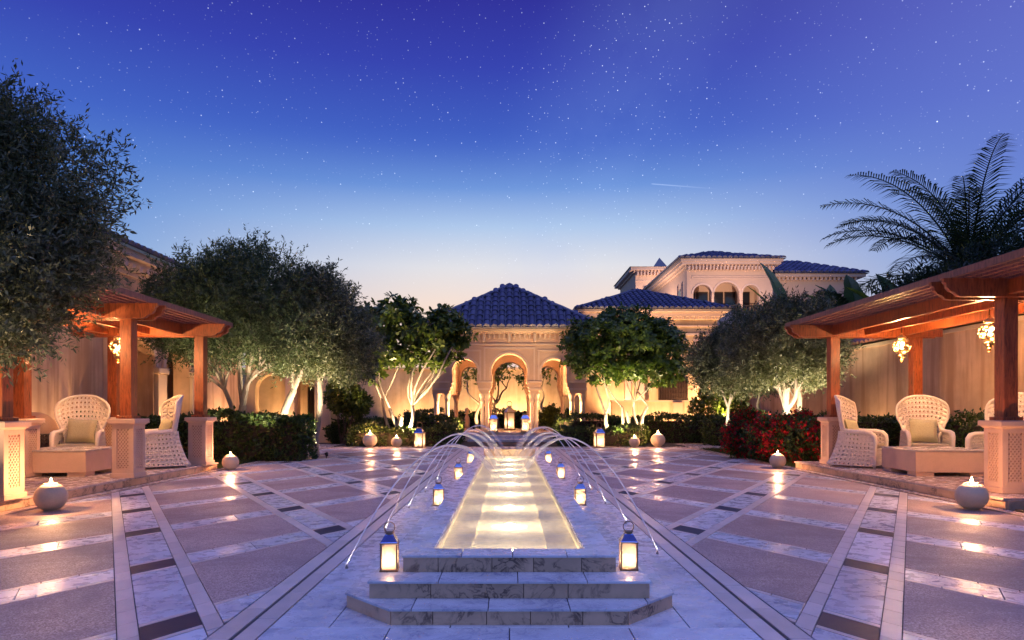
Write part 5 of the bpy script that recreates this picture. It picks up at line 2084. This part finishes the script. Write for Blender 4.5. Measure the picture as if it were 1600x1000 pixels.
def foliage_box(rng, boxes, dens, ll, lw):
    """leaves on and just inside the faces of clipped hedge boxes"""
    Q = []
    for (x0, x1, y0, y1, z0, z1) in boxes:
        sx, sy, sz = x1 - x0, y1 - y0, z1 - z0
        faces = [(sx * sz, 'f'), (sx * sz * .5, 'b'), (sx * sy, 't'), (sy * sz, 'l'), (sy * sz, 'r')]
        for ar, k in faces:
            n = int(ar * dens)
            if n < 1:
                continue
            p = rng.random((n, 3)) * [sx, sy, sz] + [x0, y0, z0]
            dep = np.abs(rng.normal(0, .05, n)) - rng.random(n) * .03
            nn = np.zeros((n, 3))
            if k == 'f':
                p[:, 1] = y0 + dep
                nn[:, 1] = -1
            elif k == 'b':
                p[:, 1] = y1 - dep
                nn[:, 1] = 1
            elif k == 't':
                p[:, 2] = z1 - dep
                nn[:, 2] = 1
            elif k == 'l':
                p[:, 0] = x0 + dep
                nn[:, 0] = -1
            else:
                p[:, 0] = x1 - dep
                nn[:, 0] = 1
            # rounded, lumpy skin
            lump = .08 * np.sin(p[:, 0] * 1.9 + p[:, 1] * 1.3) + .05 * np.sin(p[:, 0] * 5.1 + p[:, 1] * 3) + .04 * np.sin(p[:, 2] * 9 + p[:, 0] * 2.3) + .03 * np.sin(p[:, 1] * 8.7)
            p += nn * lump[:, None]
            d = nn * .8 + rng.normal(0, .6, (n, 3)) + [0, 0, .25]
            d /= np.linalg.norm(d, axis=1, keepdims=True)
            Q.append(leaves_along(rng, p, d, np.full(n, .05), 3, ll, lw, 1.0, .02))
    return np.concatenate(Q)


def hedge(name, label, boxes, dens=260, ll=.085, lw=.045, leaf='hedge_leaf', seed=1, group=None, cat='hedge'):
    b = boxes[0]
    base_ = ((b[0] + b[1]) / 2, (b[2] + b[3]) / 2, 0)
    t = thing(name, label, cat, base_, 0, group)
    m = MB()
    for (x0, x1, y0, y1, z0, z1) in boxes:
        m.bx(x0 + .10, x1 - .10, y0 + .10, y1 - .10, z0, z1 - .11)
    m.build('twigs', 'soil', t)
    quads_object('foliage', foliage_box(np.random.default_rng(seed), boxes, dens, ll, lw), leaf, t, base_)
    return t


hedge('clipped_hedge', 'tall clipped hedge in front of the left olives', [(-7.9, -4.95, 16.2, 17.1, 0, 1.05)], 300, .10, .055, seed=1, group='clipped hedges')
hedge('clipped_hedge', 'clipped hedge against the wall behind the left armchair', [(-9.8, -8.0, 15.3, 16.2, 0, 1.05)], 300, .09, .05, seed=2, group='clipped hedges')
hedge('clipped_hedge', 'long clipped hedge along the boundary wall behind the right armchairs', [(8.60, 9.02, 8.6, 16.5, 0, 1.02)], 240, .075, .04, seed=3, group='clipped hedges')
hedge('clipped_hedge', 'clipped hedge crossing behind the right terrace', [(7.2, 9.2, 15.2, 15.9, 0, 1.05)], 280, .075, .04, seed=4, group='clipped hedges')
hedge('clipped_hedge', 'front low hedge left of the pavilion steps', [(-5.4, -1.75, 22.98, 23.5, 0, .60)], 280, .09, .05, seed=5, group='clipped hedges')
hedge('clipped_hedge', 'front low hedge right of the pavilion steps', [(1.75, 4.6, 22.98, 23.5, 0, .60)], 280, .09, .05, seed=6, group='clipped hedges')
hedge('clipped_hedge', 'rear clipped hedge left of the pavilion', [(-5.7, -1.75, 24.9, 26.2, 0, .88)], 240, .09, .05, seed=7, group='clipped hedges')
hedge('clipped_hedge', 'rear clipped hedge right of the pavilion reaching the low wall', [(1.75, 9.2, 25.2, 26.4, 0, .92)], 240, .09, .05, seed=8, group='clipped hedges')
hedge('clipped_hedge', 'dark hedge behind the pavilion along the far wall', [(-5.5, 5.5, 35.6, 36.2, 0, 1.15)], 120, .14, .08, seed=9, group='clipped hedges')
hedge('clipped_hedge', 'hedge beyond the path at the far right corner', [(5.9, 8.6, 21.9, 23.0, 0, .70)][:1] if False else [(7.0, 10.5, 23.4, 24.4, 0, .85)], 240, .09, .05, seed=10, group='clipped hedges')


def bush(name, label, lobes, leaf, n, ll, lw, seed, flowers=0, cat='bush', group=None):
    rng = np.random.default_rng(seed)
    base_ = (lobes[0][0], lobes[0][1], 0)
    t = thing(name, label, cat, base_, 0, group)
    rnd = random.Random(seed)
    m = MB()
    for lb in lobes:
        for k in range(4):
            m.tube(limb_pts(rnd, (base_[0] + rnd.uniform(-.1, .1), base_[1], -.02), (lb[0] + rnd.uniform(-.3, .3) * lb[3], lb[1], lb[2] + rnd.uniform(-.2, .5) * lb[5]), 5, .1), [.022, .02, .016, .012, .006], 5)
    m.build('stems', 'palm_bark', t, True)
    P, d = lobe_points(rng, lobes, n, .35, .18)
    P[:, 2] = np.maximum(P[:, 2], .03)
    D = d + rng.normal(0, .5, d.shape) + [0, 0, .3]
    D /= np.linalg.norm(D, axis=1, keepdims=True)
    quads_object('foliage', leaves_along(rng, P, D, np.full(n, .12), 6, ll, lw), leaf, t, base_)
    if flowers:
        P, d = lobe_points(rng, lobes, flowers, .86, .18)
        keep = (P[:, 2] > .12) & ((d[:, 1] < .3) | (d[:, 2] > .2))
        P, d = P[keep], d[keep]
        quads_object('flowers', leaves_along(rng, P, d, np.full(len(P), .05), 9, .062, .055, 1.3, .035), 'red_petal', t, base_)
    return t


bush('bougainvillea', 'red flowering bush beside the right candle ball', [(6.55, 15.6, .50, .85, .6, .48), (7.3, 15.3, .45, .55, .5, .45), (6.2, 16.0, .55, .6, .5, .5), (6.9, 16.0, .75, .6, .5, .40)], 'hedge_leaf', 2600, .07, .045, 101, 620)
bush('bougainvillea', 'smaller red flowering bush behind the larger one', [(6.0, 17.4, .50, .55, .5, .55), (6.2, 17.6, .85, .45, .4, .35)], 'hedge_leaf', 1200, .07, .045, 102, 360)
bush('shrub', 'rounded green shrub left of the entrance path', [(-6.2, 25.4, .40, .6, .5, .45), (-5.7, 25.3, .3, .45, .4, .35)], 'hedge_leaf', 1300, .09, .05, 103)
bush('shrub', 'leafy green shrub in the bed before the left terrace', [(-6.35, 7.3, .18, .42, .35, .22), (-6.9, 7.2, .25, .45, .4, .28)], 'dark_leaf', 900, .06, .03, 104)
bush('shrub', 'small leafy shrub in the bed before the right terrace', [(6.6, 7.75, .10, .45, .25, .16), (7.3, 7.6, .15, .5, .3, .2)], 'hedge_leaf', 900, .05, .028, 105)
bush('shrub', 'yellow lit shrub inside the right pavilion arch', [(1.95, 33.0, .75, .45, .4, .65)], 'broad_leaf', 700, .12, .06, 106)
bush('shrub', 'small shrub inside the left pavilion arch', [(-2.6, 33.0, .45, .35, .3, .4)], 'broad_leaf', 350, .12, .06, 107)
bush('shrub', 'tall yellow green shrub behind the small pale olive', [(8.0, 26.8, 1.2, .9, .6, 1.0), (8.9, 26.9, 1.2, .6, .5, .9)], 'broad_leaf', 1500, .12, .06, 108)
bush('shrub', 'bright green leafy shrub beside the entrance pillar', [(-6.1, 24.9, 1.75, .6, .5, .6), (-5.6, 24.9, 1.5, .5, .4, .45)], 'broad_leaf', 700, .16, .08, 109)
uplight('garden lamp under the yellow lit shrub in the right arch', (1.6, 32.2, .15), (1.95, 33.0, 1.2), 60, 110)
uplight('garden lamp under the tall yellow green shrub', (8.2, 26.0, .95), (8.3, 26.9, 1.6), 40, 120, (1.0, .75, .25))


def grass(label, x0, x1, y0, y1, n, seed):
    rng = np.random.default_rng(seed)
    P = np.stack([rng.uniform(x0, x1, n), rng.uniform(y0, y1, n), np.zeros(n)], 1)
    d = rng.normal(0, .35, (n, 3)) + [0, 0, 1]
    d /= np.linalg.norm(d, axis=1, keepdims=True)
    h = rng.uniform(.04, .09, (n, 1))
    s = np.cross(d, rng.normal(0, 1, (n, 3)))
    s /= np.linalg.norm(s, axis=1, keepdims=True)
    Q = np.stack([P - s * .006, P + s * .006, P + d * h], 1)
    tag(quads_object('grass', Q, 'grass_blade', None, None, 3), label, 'grass', None, 'stuff')


grass('short grass between the court and the left hedge', -8.0, -6.0, 14.2, 21.4, 26000, 1)
grass('short grass between the court and the red flowers', 6.0, 8.5, 14.5, 21.4, 26000, 2)


# palm behind the boundary wall
def palm(label, base_, h, n, L, seed):
    rnd = random.Random(seed)
    rng = np.random.default_rng(seed)
    t = thing('palm_tree', label, 'palm', base_, 0)
    B = Vector(base_)
    pts = [B + Vector((.12 * math.sin(k * .5), .05 * k / 9, h * k / 14)) for k in range(15)]
    MB().tube(pts, [.24 - .004 * k + .018 * (k % 2) for k in range(15)], 10).build('trunk', 'palm_bark', t, True)
    top = pts[-1]
    for i in range(n):
        az = 2 * PI * i / n * 2.4 + rnd.uniform(-.3, .3)
        el = rnd.uniform(.15, .95) if i % 2 else rnd.uniform(.75, 1.4)
        ln_ = L * rnd.uniform(.85, 1.1)
        hz = Vector((math.cos(az), math.sin(az), 0))
        rp = []
        N = 14
        p = top.copy()
        a = el
        for k in range(N + 1):
            rp.append(p.copy())
            p = p + (hz * math.cos(a) + Vector((0, 0, 1)) * math.sin(a)) * ln_ / N
            a -= (.03 + .13 * (k / N)) * (1.0 if el > .4 else .8)
        m = MB()
        m.tube(rp, [.032 * (1 - .85 * k / N) + .004 for k in range(N + 1)], 5)
        M_ = 62
        for k in range(3, M_):
            tt_ = k / M_ * N
            j = min(N - 1, int(tt_))
            q = rp[j].lerp(rp[j + 1], tt_ - j)
            d = (rp[j + 1] - rp[j]).normalized()
            sd = d.cross(Vector((0, 0, 1)))
            sd = sd.normalized() if sd.length > .05 else Vector((1, 0, 0))
            upn = sd.cross(d).normalized()
            lf = .78 * math.sin(PI * min(1, .16 + .84 * k / M_)) ** .6 * rnd.uniform(.85, 1.1) + .08
            for s in (-1, 1):
                dr_ = (sd * s * .80 + d * .62 + upn * rnd.uniform(-.05, .28)).normalized()
                wv = d.cross(dr_).normalized().cross(dr_) * .022
                e1 = q + dr_ * lf * .55
                e2 = q + dr_ * lf + Vector((0, 0, -.30 * lf))
                m.add([q - wv * .5, q + wv * .5, e1 + wv, e2, e1 - wv], [(0, 1, 2, 4), (4, 2, 3)])
        m.build('frond', 'palm_leaf', t)
    return t


palm('tall palm with feathery fronds rising behind the right pergola', (14.3, 21.3, -.1), 5.5, 34, 5.1, 5)
palm('low young palm beside the broad banana leaves', (11.4, 22.6, -.1), 3.3, 12, 2.6, 9)


def banana(label, base_, specs, seed):
    rnd = random.Random(seed)
    t = thing('banana_plant', label, 'plant', base_, 0, 'banana plants behind the right olive')
    B = Vector(base_)
    m = MB()
    m.tube([B, B + Vector((.03, 0, 1.2)), B + Vector((0, 0, 2.6))], [.16, .13, .08], 9)
    m.build('stem', 'smooth_bark', t, True)
    for (az, el, st_h, L, W) in specs:
        hz = Vector((math.cos(az), math.sin(az), 0))
        p = B + Vector((0, 0, st_h))
        a = el
        N = 12
        pts = []
        for k in range(N + 1):
            pts.append(p.copy())
            p = p + (hz * math.cos(a) + Vector((0, 0, 1)) * math.sin(a)) * L / N
            a -= .05 + .05 * k / N
        sd = hz.cross(Vector((0, 0, 1))).normalized()
        m = MB()
        vs, fs = [], []
        for k, q in enumerate(pts):
            u = k / N
            wv = W * .5 * (0 if u < .15 else math.sin(PI * ((u - .15) / .85) ** .8) ** .7) + .012
            d = (pts[min(k + 1, N)] - pts[max(k - 1, 0)]).normalized()
            nn = sd.cross(d)
            jag = 1 - .12 * (k % 2)
            vs += [q - sd * wv * jag + nn * wv * .25, q, q + sd * wv * jag + nn * wv * .25]
        for k in range(N):
            b = k * 3
            fs += [(b, b + 1, b + 4, b + 3), (b + 1, b + 2, b + 5, b + 4)]
        m.add(vs, fs)
        m.build('leaf_blade', 'banana_leaf', t)
        MB().tube(pts, [.03 * (1 - .8 * k / N) + .004 for k in range(N + 1)], 5).build('leaf_rib', 'banana_leaf', t)


banana('banana plant with tall upright leaf behind the large right olive', (10.15, 24.5, -.1), [(1.9, 1.54, 2.6, 4.9, .60), (.2, 1.35, 2.6, 3.6, .7), (3.1, 1.25, 2.6, 3.2, .7), (-1.2, 1.35, 2.4, 3.2, .7), (2.6, 1.48, 2.6, 3.8, .6), (5.4, 1.3, 2.5, 3.3, .7)], 1)
banana('banana plant with spreading leaves beside the palm', (11.2, 23.6, -.1), [(1.2, 1.50, 2.4, 4.0, .7), (.3, 1.2, 2.4, 3.2, .7), (2.9, 1.25, 2.4, 3.2, .65), (-1.4, 1.3, 2.4, 3.0, .7), (-2.4, 1.4, 2.4, 3.2, .6)], 2)
banana('low banana plant between the right olive and the palm', (9.6, 22.9, -.1), [(.8, 1.35, 1.6, 2.2, .5), (2.6, 1.2, 1.6, 2.2, .5), (-1.0, 1.2, 1.6, 2.0, .5), (-2.2, 1.0, 1.6, 1.8, .5)], 3)

banana('banana plant with broad paddle leaves just left of the tall palm', (11.1, 21.6, -.1), [(1.4, 1.48, 2.9, 3.4, .7), (.1, 1.2, 2.9, 2.8, .7), (3.0, 1.25, 2.9, 2.8, .7), (-1.5, 1.25, 2.8, 2.6, .7), (2.2, 1.4, 2.9, 3.1, .65), (4.2, 1.1, 2.8, 2.6, .65)], 4)
banana('banana plant rising above the roof of the right pergola', (12.0, 20.8, -.1), [(1.7, 1.5, 2.9, 3.2, .7), (.5, 1.25, 2.9, 2.7, .7), (2.8, 1.3, 2.9, 2.9, .7), (-1.2, 1.2, 2.8, 2.6, .7), (3.9, 1.2, 2.8, 2.6, .65)], 5)
uplight('garden lamp lighting the banana leaves from below', (10.7, 20.6, .12), (11.3, 21.6, 4.6), 110, 90, (1.0, .82, .5))
tree('evergreen_tree', 'dense dark evergreen tree behind the right pergola', 'tree', (13.0, 18.8, -.1), [(0, 0, .1, 0, 2.0, .16)],
     [(12.0, 18.8, 4.2, 1.3, 1.3, 1.0), (13.6, 18.8, 4.8, 1.4, 1.3, 1.1), (10.9, 18.9, 3.8, .9, 1.0, .9), (12.6, 18.6, 3.4, 1.6, 1.2, .9), (14.9, 18.8, 5.0, 1.1, 1.1, 1.0)],
     'dark_leaf', 4200, 9, .15, .05, .35, seed=71, shell=.3)
tree('evergreen_tree', 'dark evergreen tree at the right edge under the palm', 'tree', (14.2, 16.4, -.1), [(0, 0, .1, 0, 2.2, .16)],
     [(13.2, 16.4, 4.4, 1.2, 1.2, .9), (14.4, 16.4, 4.8, 1.2, 1.2, 1.0), (12.4, 16.4, 3.9, .9, .9, .7), (15.6, 16.4, 4.6, 1.0, 1.0, 1.0)],
     'dark_leaf', 3600, 9, .14, .05, .35, seed=72, shell=.3)
